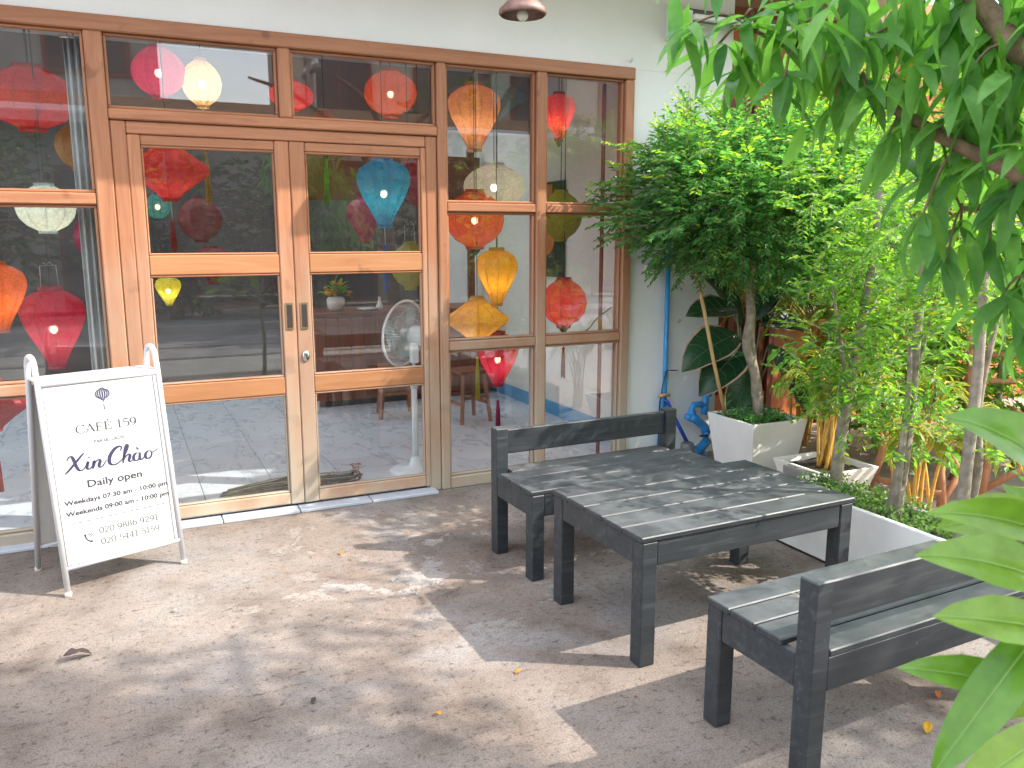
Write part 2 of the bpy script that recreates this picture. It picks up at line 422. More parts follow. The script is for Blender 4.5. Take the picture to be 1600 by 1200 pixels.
# ------------------------------------------------------------------ mesh helpers
class MB:
    def __init__(s): s.v = []; s.f = []
    def add(s, vs, fs):
        o = len(s.v); s.v += [tuple(p) for p in vs]; s.f += [tuple(i + o for i in f) for f in fs]; return s
    def box(s, a, b, ch=0.0):
        """box between corners a and b with chamfered edges"""
        lo = [min(a[i], b[i]) for i in range(3)]; hi = [max(a[i], b[i]) for i in range(3)]
        ch = min(ch, min(hi[i] - lo[i] for i in range(3)) * 0.45)
        if ch <= 0:
            vs = [(x, y, z) for z in (lo[2], hi[2]) for y in (lo[1], hi[1]) for x in (lo[0], hi[0])]
            return s.add(vs, [(0, 2, 3, 1), (4, 5, 7, 6), (0, 1, 5, 4), (2, 6, 7, 3), (0, 4, 6, 2), (1, 3, 7, 5)])
        bm = bmesh.new()
        bmesh.ops.create_cube(bm, size=1)
        for v in bm.verts:
            v.co = Vector([(lo[i] + hi[i]) / 2 + v.co[i] * (hi[i] - lo[i]) for i in range(3)])
        bmesh.ops.bevel(bm, geom=list(bm.edges), offset=ch, segments=1, affect='EDGES', profile=0.5)
        bm.verts.index_update()
        s.add([v.co.copy() for v in bm.verts], [[v.index for v in f.verts] for f in bm.faces]); bm.free()
        return s
    def obox(s, mat4, dims, ch=0.0):
        t = MB().box([-d / 2 for d in dims], [d / 2 for d in dims], ch)
        return s.add([mat4 @ Vector(p) for p in t.v], t.f)
    def tube(s, pts, r, seg=8, cap=True):
        """tube along points, radius a number or a list"""
        pts = [Vector(p) for p in pts]; n = len(pts)
        rs = r if isinstance(r, (list, tuple)) else [r] * n
        up = None; vs = []; fs = []
        for i, p in enumerate(pts):
            t = (pts[min(i + 1, n - 1)] - pts[max(i - 1, 0)])
            if t.length < 1e-9: t = Vector((0, 0, 1))
            t.normalize()
            if up is None:
                a = Vector((0, 0, 1)) if abs(t.z) < 0.9 else Vector((1, 0, 0))
                up = (a - t * a.dot(t)).normalized()
            else:
                up = up - t * up.dot(t)
                up = up.normalized() if up.length > 1e-6 else Vector((1, 0, 0))
            bi = t.cross(up)
            for k in range(seg):
                a = 2 * PI * k / seg
                vs.append(p + (up * math.cos(a) + bi * math.sin(a)) * rs[i])
        for i in range(n - 1):
            for k in range(seg):
                k2 = (k + 1) % seg
                fs.append((i * seg + k, i * seg + k2, (i + 1) * seg + k2, (i + 1) * seg + k))
        if cap:
            fs.append(tuple(reversed(range(seg)))); fs.append(tuple((n - 1) * seg + k for k in range(seg)))
        return s.add(vs, fs)
    def lathe(s, prof, seg=24, c=(0, 0, 0), closed=True):
        vs = []; fs = []; n = len(prof)
        for r, z in prof:
            for k in range(seg):
                a = 2 * PI * k / seg
                vs.append((c[0] + r * math.cos(a), c[1] + r * math.sin(a), c[2] + z))
        for i in range(n - 1):
            for k in range(seg):
                k2 = (k + 1) % seg
                fs.append((i * seg + k, i * seg + k2, (i + 1) * seg + k2, (i + 1) * seg + k))
        if closed:
            fs.append(tuple(reversed(range(seg)))); fs.append(tuple((n - 1) * seg + k for k in range(seg)))
        return s.add(vs, fs)
    def ball(s, c, r, seg=12, rings=8, sq=(1, 1, 1)):
        prof = [(max(1e-4, math.sin(PI * i / rings)) * r, -math.cos(PI * i / rings) * r) for i in range(rings + 1)]
        t = MB().lathe(prof, seg, closed=True)
        return s.add([(c[0] + p[0] * sq[0], c[1] + p[1] * sq[1], c[2] + p[2] * sq[2]) for p in t.v], t.f)
    def leaf(s, base, d, n, L, W, droop=0.3, segs=3, fold=0.15, shape=0.42):
        """one curved, folded leaf blade: base point, direction, face normal, length, width"""
        d = Vector(d).normalized(); n = Vector(n); n = (n - d * n.dot(d))
        n = n.normalized() if n.length > 1e-5 else d.orthogonal().normalized()
        side = d.cross(n)
        p = Vector(base); vs = []; fs = []
        for i in range(segs + 1):
            t = i / segs
            w = W * 0.5 * (math.sin(PI * min(1, t ** (math.log(0.5) / math.log(shape)))) ** 0.8 if 0 < t < 1 else 0.0)
            if i == 0 or i == segs:
                vs.append(p.copy())
            else:
                vs += [p - side * w + n * w * fold * 2, p.copy(), p + side * w + n * w * fold * 2]
            ang = -droop / segs
            d2 = (d * math.cos(ang) + n * math.sin(ang)); n = (n * math.cos(ang) - d * math.sin(ang)); d = d2
            p = p + d * (L / segs)
        m = segs - 1
        fs += [(0, 2, 1), (0, 3, 2)]
        for i in range(m - 1):
            a = 1 + 3 * i; b = a + 3
            fs += [(a, a + 1, b + 1, b), (a + 1, a + 2, b + 2, b + 1)]
        a = 1 + 3 * (m - 1); e = 1 + 3 * m
        fs += [(a, a + 1, e), (a + 1, a + 2, e)]
        return s.add(vs, fs)
    def mesh(s, name, mat, smooth=True):
        me = bpy.data.meshes.new(name)
        me.from_pydata(s.v, [], s.f); me.update()
        if mat: me.materials.append(mat if not isinstance(mat, str) else M[mat])
        if smooth: me.polygons.foreach_set('use_smooth', [True] * len(me.polygons))
        return me
    def build(s, name, mat, parent=None, smooth=False, loc=None, rot=None):
        return link(name, s.mesh(name, mat, smooth), parent, loc, rot)

def link(name, me, parent=None, loc=None, rot=None):
    o = bpy.data.objects.new(name, me); col.objects.link(o)
    if parent: o.parent = parent
    if loc is not None: o.location = loc
    if rot is not None: o.rotation_euler = rot
    return o
def tag(o, label=None, cat=None, group=None, kind=None):
    if label: o['label'] = label
    if cat: o['category'] = cat
    if group: o['group'] = group
    if kind: o['kind'] = kind
    return o
def thing(name, label, cat, loc=(0, 0, 0), rz=0.0, group=None):
    o = bpy.data.objects.new(name, None); col.objects.link(o)
    o.location = loc; o.rotation_euler = (0, 0, rz)
    return tag(o, label, cat, group)
def box(name, a, b, mat, parent=None, ch=0.004): return MB().box(a, b, ch).build(name, mat, parent)
def wob(i, s=1.0): return mnoise.noise(Vector((i * 1.37 + 0.5, i * 0.73, s)))

# ------------------------------------------------------------------ the setting
def sheet(name, x0, x1, y0, y1, z, mat, n=1):
    m = MB(); m.add([(x0, y0, z), (x1, y0, z), (x1, y1, z), (x0, y1, z)], [(0, 1, 2, 3)])
    return tag(m.build(name, mat), kind='structure')
sheet('ground', -250, 250, -250, 250, -0.16, 'earth')
ter = MB().box((-9, -5.0, -0.3), (3.14, 0.10, 0.0), 0.0).build('terrace', 'concrete'); tag(ter, kind='structure')
# neighbour's paved yard, slabs with open joints
yard = MB().box((3.141, -5.0, -0.3), (14, 0.45, -0.012)).build('yard_paving', 'kerb'); tag(yard, kind='structure')
pv = MB().box((-0.245, -0.245, -0.01), (0.245, 0.245, 0.012), 0.004).mesh('paving_slab', M['paver'], False)
for i in range(9):
    for j in range(7):
        x = 3.40 + 0.5 * i; y = -2.9 + 0.5 * j
        if y > 0.2: continue
        link('paving_slab', pv, yard, (x, y, -0.010 + 0.002 * wob(i * 7 + j)), (0, 0, R(90 * ((i * 3 + j) % 4))))
# pavement, kerb, road and the far pavement (seen in the panes)
pavement = MB().box((-40, -6.4, -0.3), (40, -5.01, -0.02)).build('pavement', 'pave'); tag(pavement, kind='structure')
road = MB().box((-60, -10.4, -0.35), (60, -6.56, -0.13)).build('road', 'road'); tag(road, kind='structure')
kerb = MB().box((-40, -6.55, -0.3), (40, -6.41, 0.0), 0.015).build('kerb', 'kerb'); tag(kerb, kind='structure')
rj = MB()
for i in range(14): rj.add([(-21 + 3 * i, -10.39, -0.126), (-20.96 + 3 * i, -10.39, -0.126), (-20.96 + 3 * i, -6.58, -0.126), (-21 + 3 * i, -6.58, -0.126)], [(0, 1, 2, 3)])
rj.add([(-40, -8.46, -0.125), (40, -8.46, -0.125), (40, -8.42, -0.125), (-40, -8.42, -0.125)], [(0, 1, 2, 3)])
rj.build('expansion_joints', 'dark', road)
far_pave = MB().box((-40, -13.0, -0.3), (40, -10.41, 0.0), 0.02).build('far_pavement', 'pave'); tag(far_pave, kind='structure')

# ------------------------------------------------------------------ the cafe building
cafe = thing('cafe_building', 'white rendered single storey cafe behind the glazed wooden front', 'building', (0, 0, 0))
SO = 2.50     # top of the shop front
box('wall', (-6, 0.0, SO + 0.001), (3.72, 0.14, 3.25), 'wall', cafe, 0)
box('wall', (2.946, 0.001, 0), (3.70, 0.141, SO), 'wall', cafe, 0)
box('wall', (-6, 0.0, 0), (-2.5, 0.14, SO), 'wall', cafe, 0)
rf = MB().box((-6.4, -0.76, 3.12), (5.2, 2.0, 3.22)).box((-6.4, 4.4, 3.12), (5.2, 5.4, 3.22)).box((-6.4, 2.0, 3.12), (-1.8, 4.4, 3.22)).box((2.8, 2.0, 3.12), (5.2, 4.4, 3.22)).build('roof', 'ceiling', cafe)
box('added_skylight_panel', (-1.85, 1.95, 3.225), (2.85, 4.45, 3.231), 'added_skylight', rf, 0)   # unseen milky roof sheet, added to brighten the room
box('fascia', (-6.4, -0.79, 3.02), (5.2, -0.762, 3.24), 'beam_white', rf)
box('side_wall', (3.241, 0.142, 0), (3.40, 4.9, 2.85), 'wall_in', cafe, 0)
box('side_wall', (-3.2, 0.142, 0), (-3.05, 4.9, 0.35), 'wall_in', cafe, 0)   # unseen left side, opening above added to let more daylight in
box('side_wall', (-3.2, 0.142, 2.5), (-3.05, 4.9, 2.85), 'wall_in', cafe, 0)
for yy in (0.142, 2.4, 4.76): box('side_post', (-3.19, yy, 0.351), (-3.06, yy + 0.12, 2.499), 'wall_in', cafe, 0)
box('back_wall', (-3.2, 4.75, 0), (3.24, 4.9, 2.85), 'backwall', cafe, 0)
for a_, b_ in (((-3.04, 0.145, 2.78), (3.238, 2.0, 2.84)), ((-3.04, 4.4, 2.78), (3.238, 4.745, 2.84)), ((-3.04, 2.001, 2.78), (-1.8, 4.399, 2.84)), ((2.8, 2.001, 2.78), (3.238, 4.399, 2.84))):
    box('ceiling_panel', a_, b_, 'ceiling', cafe, 0)
box('added_bulkhead', (-3.04, 1.93, 2.33), (3.238, 1.98, 2.779), 'added_bulkhead', cafe, 0.004)   # drop beam added to hide the bright roof opening from view
box('skirting', (3.222, 0.16, 0.005), (3.239, 4.7, 0.115), 'blue_base', cafe, 0.003)
floor = MB().box((-3.05, -0.02, -0.1), (3.235, 4.74, 0.0015)).build('interior_floor', 'grout'); tag(floor, kind='structure')
tl = MB().box((-0.2035, -0.2035, -0.006), (0.2035, 0.2035, 0.005), 0.0015).mesh('floor_tile', M['tile'], False)
for i in range(-9, 6):
    for j in range(11):
        x = 0.971 + 0.411 * i; y = 0.265 + 0.411 * j
        if x > 3.05 or x < -2.9: continue
        link('floor_tile', tl, floor, (x, y, 0.002 + 0.0006 * wob(i * 13 + j)))
# row of white tiles that edges the doorway
sill = thing('threshold', 'row of white glazed tiles edging the sliding doors at the ground', 'threshold', (0, -0.06, 0))
st_ = MB().box((-0.199, -0.055, 0.0), (0.199, 0.045, 0.018), 0.003).mesh('tile', M['sill_tile'], False)
for i in range(-5, 4): link('tile', st_, sill, (0.2 + 0.403 * i, 0.0, 0.001 + 0.001 * wob(i)), (0, 0, 0.004 * wob(i + 9)))

# ------------------------------------------------------------------ glazed wooden shop front
front = thing('shopfront', 'brown wooden glazed shop front of posts, rails and clear panes', 'shopfront', (0, 0, 0))
YF, YB = -0.052, 0.05
def post(x0, x1, z0, z1, y0=YF, y1=YB, nm='post'): return box(nm, (x0, y0, z0), (x1, y1, z1), 'fwz', front, 0.006)
def rail(x0, x1, z0, z1, y0=YF + 0.004, y1=YB - 0.004, mat='fwx'): return box('rail', (x0, y0, z0), (x1, y1, z1), mat, front, 0.006)
def pane(x0, x1, z0, z1, parent=front, y=0.006): return box('pane', (x0, y - 0.003, z0), (x1, y + 0.003, z1), 'glass', parent, 0)
def bead(x0, x1, z0, z1, parent, y=-0.030, w=0.014, mx='fwx', mz='fwz'):
    """glazing bead round a pane: four thin strips"""
    for (a, b_, mt) in (((x0, z0), (x1, z0 + w), mx), ((x0, z1 - w), (x1, z1), mx)):
        box('glazing_bead', (a[0], y, a[1]), (b_[0], y + 0.03, b_[1]), mt, parent, 0.004)
    for (a, b_) in (((x0, z0 + w), (x0 + w, z1 - w)), ((x1 - w, z0 + w), (x1, z1 - w))):
        box('glazing_bead', (a[0], y + 0.001, a[1]), (b_[0], y + 0.029, b_[1]), mz, parent, 0.004)
rail(-2.5, 2.944, 2.428, 2.50, YF - 0.004, YB)
post(-0.066, 0.012, 0.0, 2.427)
post(0.0135, 0.082, 0.0, 2.036, YF + 0.012)
post(0.806, 0.868, 2.088, 2.427)
post(1.588, 1.6535, 0.0, 2.036, YF + 0.012)
post(1.655, 1.708, 0.0, 2.427)
post(2.272, 2.338, 0.0, 2.427)
post(2.880, 2.943, 0.0, 2.427)
post(-1.36, -1.29, 0.0, 2.427)
post(-2.5, -2.43, 0.0, 2.427)
rail(0.0135, 1.6535, 2.0375, 2.087, YF - 0.002)
box('door_header', (0.083, YF + 0.016, 1.975), (1.587, YB - 0.01, 2.036), 'fwx', front, 0.005)
for (x0, x1) in ((1.7095, 2.2705), (2.3395, 2.8785)):
    rail(x0, x1, 1.628, 1.678); rail(x0, x1, 0.832, 0.886); rail(x0, x1, 0.0, 0.072)
    for (z0, z1) in ((1.679, 2.427), (0.887, 1.627), (0.073, 0.831)):
        pane(x0, x1, z0, z1); bead(x0, x1, z0, z1, front)
for (x0, x1) in ((-1.2885, -0.0675), (-2.4285, -1.3615)):
    rail(x0, x1, 1.640, 1.695); rail(x0, x1, 0.745, 0.800); rail(x0, x1, 0.0, 0.072)
    for (z0, z1) in ((1.696, 2.427), (0.801, 1.639), (0.073, 0.744)):
        pane(x0, x1, z0, z1); bead(x0, x1, z0, z1, front)
for (x0, x1) in ((0.0135, 0.8045), (0.8695, 1.6535)):
    pane(x0, x1, 2.088, 2.427); bead(x0, x1, 2.088, 2.427, front)
def door(x0, x1, sl, sr, yc, lock):
    d = thing('sliding_door', None, None, (0, 0, 0)); d.parent = front
    y0, y1 = yc - 0.02, yc + 0.02
    def p(nm, a, b, mt): return box(nm, (a[0], y0, a[1]), (b[0], y1, b[1]), mt, d, 0.005)
    p('stile', (x0, 0.032), (x0 + sl, 1.972), 'fwz'); p('stile', (x1 - sr, 0.032), (x1, 1.972), 'fwz')
    a, b = x0 + sl + 0.001, x1 - sr - 0.001
    zs = [(0.034, 0.098, 'doorx'), (0.652, 0.745, 'doorx'), (1.300, 1.398, 'doorx'), (1.925, 1.970, 'fwx')]
    for z0, z1, mt in zs: box('rail', (a, y0 + 0.003, z0), (b, y1 - 0.003, z1), mt, d, 0.005)
    for k in range(3):
        pane(a, b, zs[k][1] + 0.001, zs[k + 1][0] - 0.001, d, yc + 0.006)
        bead(a, b, zs[k][1] + 0.001, zs[k + 1][0] - 0.001, d, yc - 0.013, 0.010)
    xh = (x1 - sr / 2) if lock < 0 else (x0 + sl / 2)
    h = box('pull_handle', (xh - 0.019, y0 - 0.006, 1.000), (xh + 0.019, y0 + 0.001, 1.145), 'brass', d, 0.003)
    box('recess', (xh - 0.014, y0 - 0.0075, 1.012), (xh + 0.014, y0 - 0.0055, 1.133), 'dark', h, 0)
    if lock > 0:
        l = MB().lathe([(0.0, 0.010), (0.017, 0.010), (0.020, 0.006), (0.020, 0.0)], 20)
        lk = l.build('lock', 'steel', d, True, (xh, y0, 0.855), (R(90), 0, 0)); lk.scale = (1, 1.5, 1)
        MB().box((-0.002, -0.006, 0.0), (0.002, 0.006, 0.0125)).build('keyhole', 'dark', lk)
    return d
tag(door(0.083, 0.843, 0.058, 0.072, -0.018, -1), 'left sliding door leaf with three panes and brass pull')
tag(door(0.8455, 1.5865, 0.078, 0.028, -0.0205, 1), 'right sliding door leaf with brass pull and round lock')
box('inner_trim', (2.812, 0.09, 0.0), (2.826, 0.12, 2.42), 'shutter', front, 0.002)

# ------------------------------------------------------------------ overhang lamp, socket, awning, small wall things
lp = thing('pendant_lamp', 'rusty brown cone shade lamp hanging above the shop front', 'lamp', (1.93, -0.56, 2.60))
MB().lathe([(0.020, 0.098), (0.034, 0.090), (0.065, 0.058), (0.118, 0.008), (0.121, -0.012), (0.110, -0.022), (0.108, -0.018), (0.112, -0.008), (0.060, 0.048), (0.030, 0.080), (0.018, 0.088)], 32).build('lamp_shade', 'lamp_shade', lp, True)
MB().lathe([(0.016, 0.06), (0.018, 0.02), (0.018, 0.0)], 16).build('lamp_holder', 'ivory', lp, True)
MB().ball((0, 0, -0.018), 0.029, 16, 10).build('bulb', 'bulb_white', lp, True)
MB().tube([(0, 0, 0.095), (0.002, 0, 0.3), (0, 0, 0.515)], 0.004, 6).build('cord', 'cable', lp, True)
sk = thing('wall_socket', 'ivory outdoor socket box with six holes on the white wall', 'socket', (3.125, 0.0, 1.275))
box('cover', (-0.052, -0.042, -0.033), (0.052, 0.0, 0.033), 'ivory', sk, 0.005)
for gx in (-0.016, 0.0, 0.016):
    for gz in (-0.010, 0.010): box('hole', (gx - 0.0035, -0.0435, gz - 0.0035), (gx + 0.0035, -0.0415, gz + 0.0035), 'dark', sk, 0)
aw = thing('awning_roller', 'rolled awning on white wall brackets above the planter', 'awning', (3.23, 0, 2.80))
box('bracket', (-0.045, -0.06, -0.115), (0.045, 0.0, 0.095), 'beam_white', aw, 0.006)
for gx, gz in ((-0.012, -0.075), (0.014, -0.02), (-0.012, 0.03)):
    MB().lathe([(0.009, 0), (0.009, 0.004), (0.003, 0.005)], 12).build('bolt', 'steel', aw, True, (gx, -0.06, gz), (R(90), 0, 0))
MB().tube([(0.05, -0.09, 0.03), (2.0, -0.09, 0.03)], 0.038, 14).build('cloth_roll', 'grey_plastic', aw, True)
box('front_bar', (0.05, -0.175, -0.01), (2.0, -0.135, 0.02), 'beam_white', aw, 0.004)
box('arm', (-0.02, -0.15, -0.03), (0.055, -0.06, 0.045), 'beam_white', aw, 0.006)
for (x, z, lb) in ((2.935, 2.545, 'small screw eye in the wall above the shop front corner'), (3.36, 0.93, 'small cut wire stub on the white wall left of the pole')):
    n = MB().tube([(0, 0, 0), (0, -0.02, 0), (0.006, -0.024, 0.008), (0.0, -0.022, 0.016), (-0.007, -0.022, 0.010), (-0.012, -0.02, -0.014)], 0.0025, 6)
    tag(n.build('wall_hook', 'steel', None, True, (x, 0.001, z)), lb, 'hook')

# ------------------------------------------------------------------ blue water pipes at the wall foot
wp = thing('water_pipe', 'blue plastic water pipes with elbows and a black capped meter by the wall', 'pipe', (3.25, -0.05, 0))
def loc_(pts, o): return [(p[0] - o[0], p[1] - o[1], p[2] - o[2]) for p in pts]
o_ = (3.25, -0.05, 0)
MB().tube(loc_([(3.243, -0.035, 0.0), (3.247, -0.035, 0.6), (3.240, -0.035, 1.5)], o_), 0.016, 10).build('riser', 'pipe', wp, True)
MB().tube(loc_([(3.215, -0.05, 0.02), (3.213, -0.05, 0.40), (3.225, -0.045, 0.44)], o_), 0.016, 10).build('riser', 'pipe', wp, True)
MB().tube(loc_([(3.225, -0.062, 0.42), (3.25, -0.07, 0.40), (3.31, -0.09, 0.27), (3.39, -0.12, 0.11)], o_), 0.013, 8).build('hose', 'hose', wp, True)
def piece(pts, r, nm='pipe_length', mt='pipe'): return MB().tube(loc_(pts, o_), r, 12).build(nm, mt, wp, True)
piece([(3.62, -0.03, 0.47), (3.575, -0.05, 0.465), (3.555, -0.08, 0.44), (3.54, -0.10, 0.38), (3.53, -0.10, 0.30)], 0.023)
piece([(3.535, -0.10, 0.345), (3.50, -0.10, 0.372), (3.44, -0.10, 0.372), (3.425, -0.10, 0.345), (3.423, -0.10, 0.30)], 0.022)
piece([(3.405, -0.11, 0.295), (3.45, -0.11, 0.275), (3.53, -0.11, 0.215), (3.545, -0.11, 0.17)], 0.030)
piece([(3.54, -0.12, 0.19), (3.53, -0.12, 0.10)], 0.020)
piece([(3.545, -0.13, 0.125), (3.49, -0.14, 0.085), (3.43, -0.15, 0.06), (3.40, -0.15, 0.055)], 0.032)
piece([(3.50, -0.12, 0.06), (3.515, -0.12, 0.02), (3.53, -0.12, -0.01)], 0.024)
for x, z in ((3.553, 0.435), (3.532, 0.345), (3.428, 0.318), (3.40, 0.292)):
    MB().lathe([(0.026, -0.015), (0.029, -0.012), (0.029, 0.012), (0.026, 0.015)], 14).build('collar', 'pipe', wp, True, (x - o_[0], -0.10 - o_[1], z))
mt_ = MB().lathe([(0.048, 0.0), (0.052, 0.02), (0.048, 0.035)], 20, (3.355 - o_[0], -0.16 - o_[1], 0.03)).build('meter_body', 'steel', wp, True)
MB().lathe([(0.046, 0.036), (0.048, 0.055), (0.044, 0.095), (0.036, 0.104)], 20, (3.355 - o_[0], -0.16 - o_[1], 0.03)).build('meter_cap', 'grey_plastic', mt_, True)
MB().box((3.47 - o_[0], -0.15 - o_[1], 0.155), (3.54 - o_[0], -0.135 - o_[1], 0.168), 0.003).build('tap_lever', 'leaf_calathea', wp)
MB().tube(loc_([(3.185, -0.06, 0.447), (3.225, -0.065, 0.45), (3.265, -0.06, 0.448)], o_), 0.012, 8).build('tape_wrap', 'bamboo', wp, True)
MB().tube(loc_([(3.245, -0.05, 0.615), (3.30, -0.07, 0.612), (3.36, -0.02, 0.600)], o_), 0.0035, 6).build('cable_tie', 'cable', wp, True)
MB().tube(loc_([(3.242, -0.052, 0.61), (3.215, -0.055, 0.52), (3.19, -0.06, 0.38), (3.185, -0.06, 0.02)], o_), 0.0035, 6).build('cable', 'cable', wp, True)
dm = thing('floor_drain', 'small grey crate of mesh behind the far bench by the wall', 'crate', (2.93, -0.22, 0))
box('side', (-0.16, -0.10, 0), (0.16, -0.085, 0.10), 'kerb', dm, 0.004); box('side', (-0.16, 0.085, 0), (0.16, 0.10, 0.10), 'kerb', dm, 0.004)
box('side', (-0.175, -0.10, 0), (-0.161, 0.10, 0.10), 'kerb', dm, 0.004); box('side', (0.161, -0.10, 0), (0.175, 0.10, 0.10), 'kerb', dm, 0.004)
box('mesh_floor', (-0.16, -0.084, 0.05), (0.16, 0.084, 0.06), 'grey_plastic', dm, 0)

# ------------------------------------------------------------------ black slatted table and benches
def furniture_top(root, x0, x1, y0, y1, z, n, gap=0.007, th=0.020, over=0.006):
    w = ((y1 - y0) - gap * (n - 1)) / n
    for i in range(n):
        a = y0 + i * (w + gap)
        m = MB().box((x0 - over, a, z - th + 0.0015 * wob(i, x0)), (x1 + over, a + w, z + 0.0015 * wob(i, x0)), 0.0035)
        m.build('slat', 'black', root)
def apron(root, x0, x1, y0, y1, z1, h, leg):
    box('apron', (x0 + leg, y0 + 0.004, z1 - h), (x1 - leg, y0 + 0.026, z1), 'black', root, 0.003)
    box('apron', (x0 + leg, y1 - 0.026, z1 - h), (x1 - leg, y1 - 0.004, z1), 'black', root, 0.003)
    box('apron', (x0 + 0.004, y0 + leg, z1 - h), (x0 + 0.026, y1 - leg, z1), 'black', root, 0.003)
    box('apron', (x1 - 0.026, y0 + leg, z1 - h), (x1 - 0.004, y1 - leg, z1), 'black', root, 0.003)
tb = thing('table', 'low black slatted wooden table standing between the two black benches', 'table', (2.045, -1.97, 0), R(1.2))
hx, hy, tz = 0.503, 0.315, 0.482
furniture_top(tb, -hx, hx, -hy, hy, tz, 5)
for sx in (-1, 1):
    for sy in (-1, 1):
        xa, ya = sx * (hx - 0.002), sy * (hy - 0.004)
        box('leg', (xa, ya, 0), (xa - sx * 0.064, ya - sy * 0.064, tz - 0.0215), 'black', tb, 0.004)
apron(tb, -hx + 0.002, hx - 0.002, -hy + 0.004, hy - 0.004, tz - 0.0215, 0.092, 0.065)
def bench(label, loc, back, rz):
    """back = +1 when the backrest is on the +y side"""
    b = thing('bench', label, 'bench', loc, rz, 'black slatted benches')
    hx, hy, sz, pz = 0.520, 0.208, 0.412, 0.612
    lg = 0.062
    # slats are cut back at the two back posts
    n, gap = 4, 0.008
    w = (2 * hy - gap * (n - 1)) / n
    for i in range(n):
        a = -hy + i * (w + gap)
        isback = (i == n - 1 and back > 0) or (i == 0 and back < 0)
        xx = hx - lg - 0.002 if isback else hx + 0.006
        MB().box((-xx, a, sz - 0.020 + 0.0015 * wob(i, loc[1])), (xx, a + w, sz + 0.0015 * wob(i, loc[1])), 0.0035).build('slat', 'black', b)
    for sx in (-1, 1):
        for sy in (-1, 1):
            top = pz if sy == back else sz - 0.0215
            xa, ya = sx * hx, sy * hy
            box('leg', (xa, ya, 0), (xa - sx * lg, ya - sy * lg, top), 'black', b, 0.004)
    apron(b, -hx, hx, -hy, hy, sz - 0.0215, 0.100, lg + 0.001)
    box('backrest', (-hx + lg + 0.001, back * (hy - 0.018), pz - 0.128), (hx - lg - 0.001, back * (hy - 0.044), pz - 0.012), 'black', b, 0.004)
    return b
bench('black slatted bench with its backrest towards the glazed shop front', (2.052, -1.250, 0), 1, R(1.6))
bench('black slatted bench nearest the camera, its backrest towards the viewer', (2.085, -2.822, 0), -1, R(2.0))
tw = MB()
for i in range(16):
    a = rnd.uniform(0, 2 * PI); r0 = rnd.uniform(0.0, 0.02); L = rnd.uniform(0.02, 0.055)
    p0 = Vector((r0 * math.cos(a), r0 * math.sin(a), rnd.uniform(0.002, 0.012)))
    d = Vector((math.cos(a + rnd.uniform(-1, 1)), math.sin(a + rnd.uniform(-1, 1)), rnd.uniform(0, 0.5)))
    tw.tube([p0, p0 + d * L * 0.5 + Vector((0, 0, 0.004)), p0 + d * L], 0.0009, 4)
tag(tw.build('dry_flower', 'straw', None, True, (1.80, -2.79, 0.4135)), 'small tangle of dry straw lying on the near bench seat', 'dry flower')

# ------------------------------------------------------------------ A-frame pavement sign
sg = thing('pavement_sign', 'white folding pavement sign with cafe name, opening hours and phone numbers', 'sign', (-0.128, -0.500, 0), R(20.5))
HX, ZT = 0.249, 0.925
for sx in (-1, 1):
    def q(y, z): return (sx * HX, y, z)
    lp_ = [q(-0.198, 0.0), q(-0.060, ZT)]
    for k in range(0, 9):
        a = PI * k / 8
        lp_.append(q(-0.048 * math.cos(a) - 0.004 * (1 - k / 8), ZT + 0.012 + 0.062 * math.sin(a) ** 0.7))
    lp_ += [q(0.055, ZT - 0.06), q(0.195, 0.0)]
    MB().tube(lp_, 0.0125, 10).build('side_tube', 'steel_white', sg, True)
    for yy in (-0.198, 0.195):
        MB().lathe([(0.0145, 0.0), (0.0145, 0.018), (0.013, 0.020)], 10, (sx * HX, yy, 0)).build('foot_cap', 'ivory', sg, True)
fy = lambda z: -0.198 + (0.138) * z / ZT        # front plane
by = lambda z: 0.195 - 0.140 * z / ZT
MB().tube([(-HX, fy(0.115), 0.115), (HX, fy(0.115), 0.115)], 0.010, 8).build('cross_bar', 'steel_white', sg, True)
MB().tube([(-HX, fy(0.885), 0.885), (HX, fy(0.885), 0.885)], 0.012, 8).build('cross_bar', 'steel_white', sg, True)
MB().tube([(-HX, by(0.115), 0.115), (HX, by(0.115), 0.115)], 0.010, 8).build('cross_bar', 'steel_white', sg, True)
MB().add([(-HX, fy(0.885), 0.897), (HX, fy(0.885), 0.897), (HX, by(0.885), 0.905), (-HX, by(0.885), 0.905),
          (-HX, fy(0.885), 0.889), (HX, fy(0.885), 0.889), (HX, by(0.885), 0.897), (-HX, by(0.885), 0.897)],
         [(0, 1, 2, 3), (7, 6, 5, 4), (0, 4, 5, 1), (1, 5, 6, 2), (2, 6, 7, 3), (3, 7, 4, 0)]).build('top_strip', 'steel_white', sg)
# board frame: origin at the front board's lower left corner, X along, Z up the slope, -Y out
PW, Z0, Z1 = 2 * HX - 0.028, 0.127, 0.872
slope = math.atan2(fy(Z1) - fy(Z0), Z1 - Z0)
PH = math.hypot(fy(Z1) - fy(Z0), Z1 - Z0)
bd = MB().box((0, 0, 0), (PW, 0.008, PH), 0.001).build('front_board', 'board_white', sg, False, (-PW / 2, fy(Z0) - 0.003, Z0), (-slope, 0, 0))
for xx in (PW - 0.014,): box('trim', (xx, -0.006, 0.0), (xx + 0.012, -0.0005, PH), 'board_grey', bd, 0.001)  # thin grey strip stands in for the shadow along the right edge
slb = math.atan2(by(Z1) - by(Z0), Z1 - Z0)
MB().box((0, 0, 0), (PW, 0.008, PH), 0.001).build('rear_board', 'board_grey', sg, False, (-PW / 2, by(Z0) - 0.004, Z0), (-slb, 0, 0))
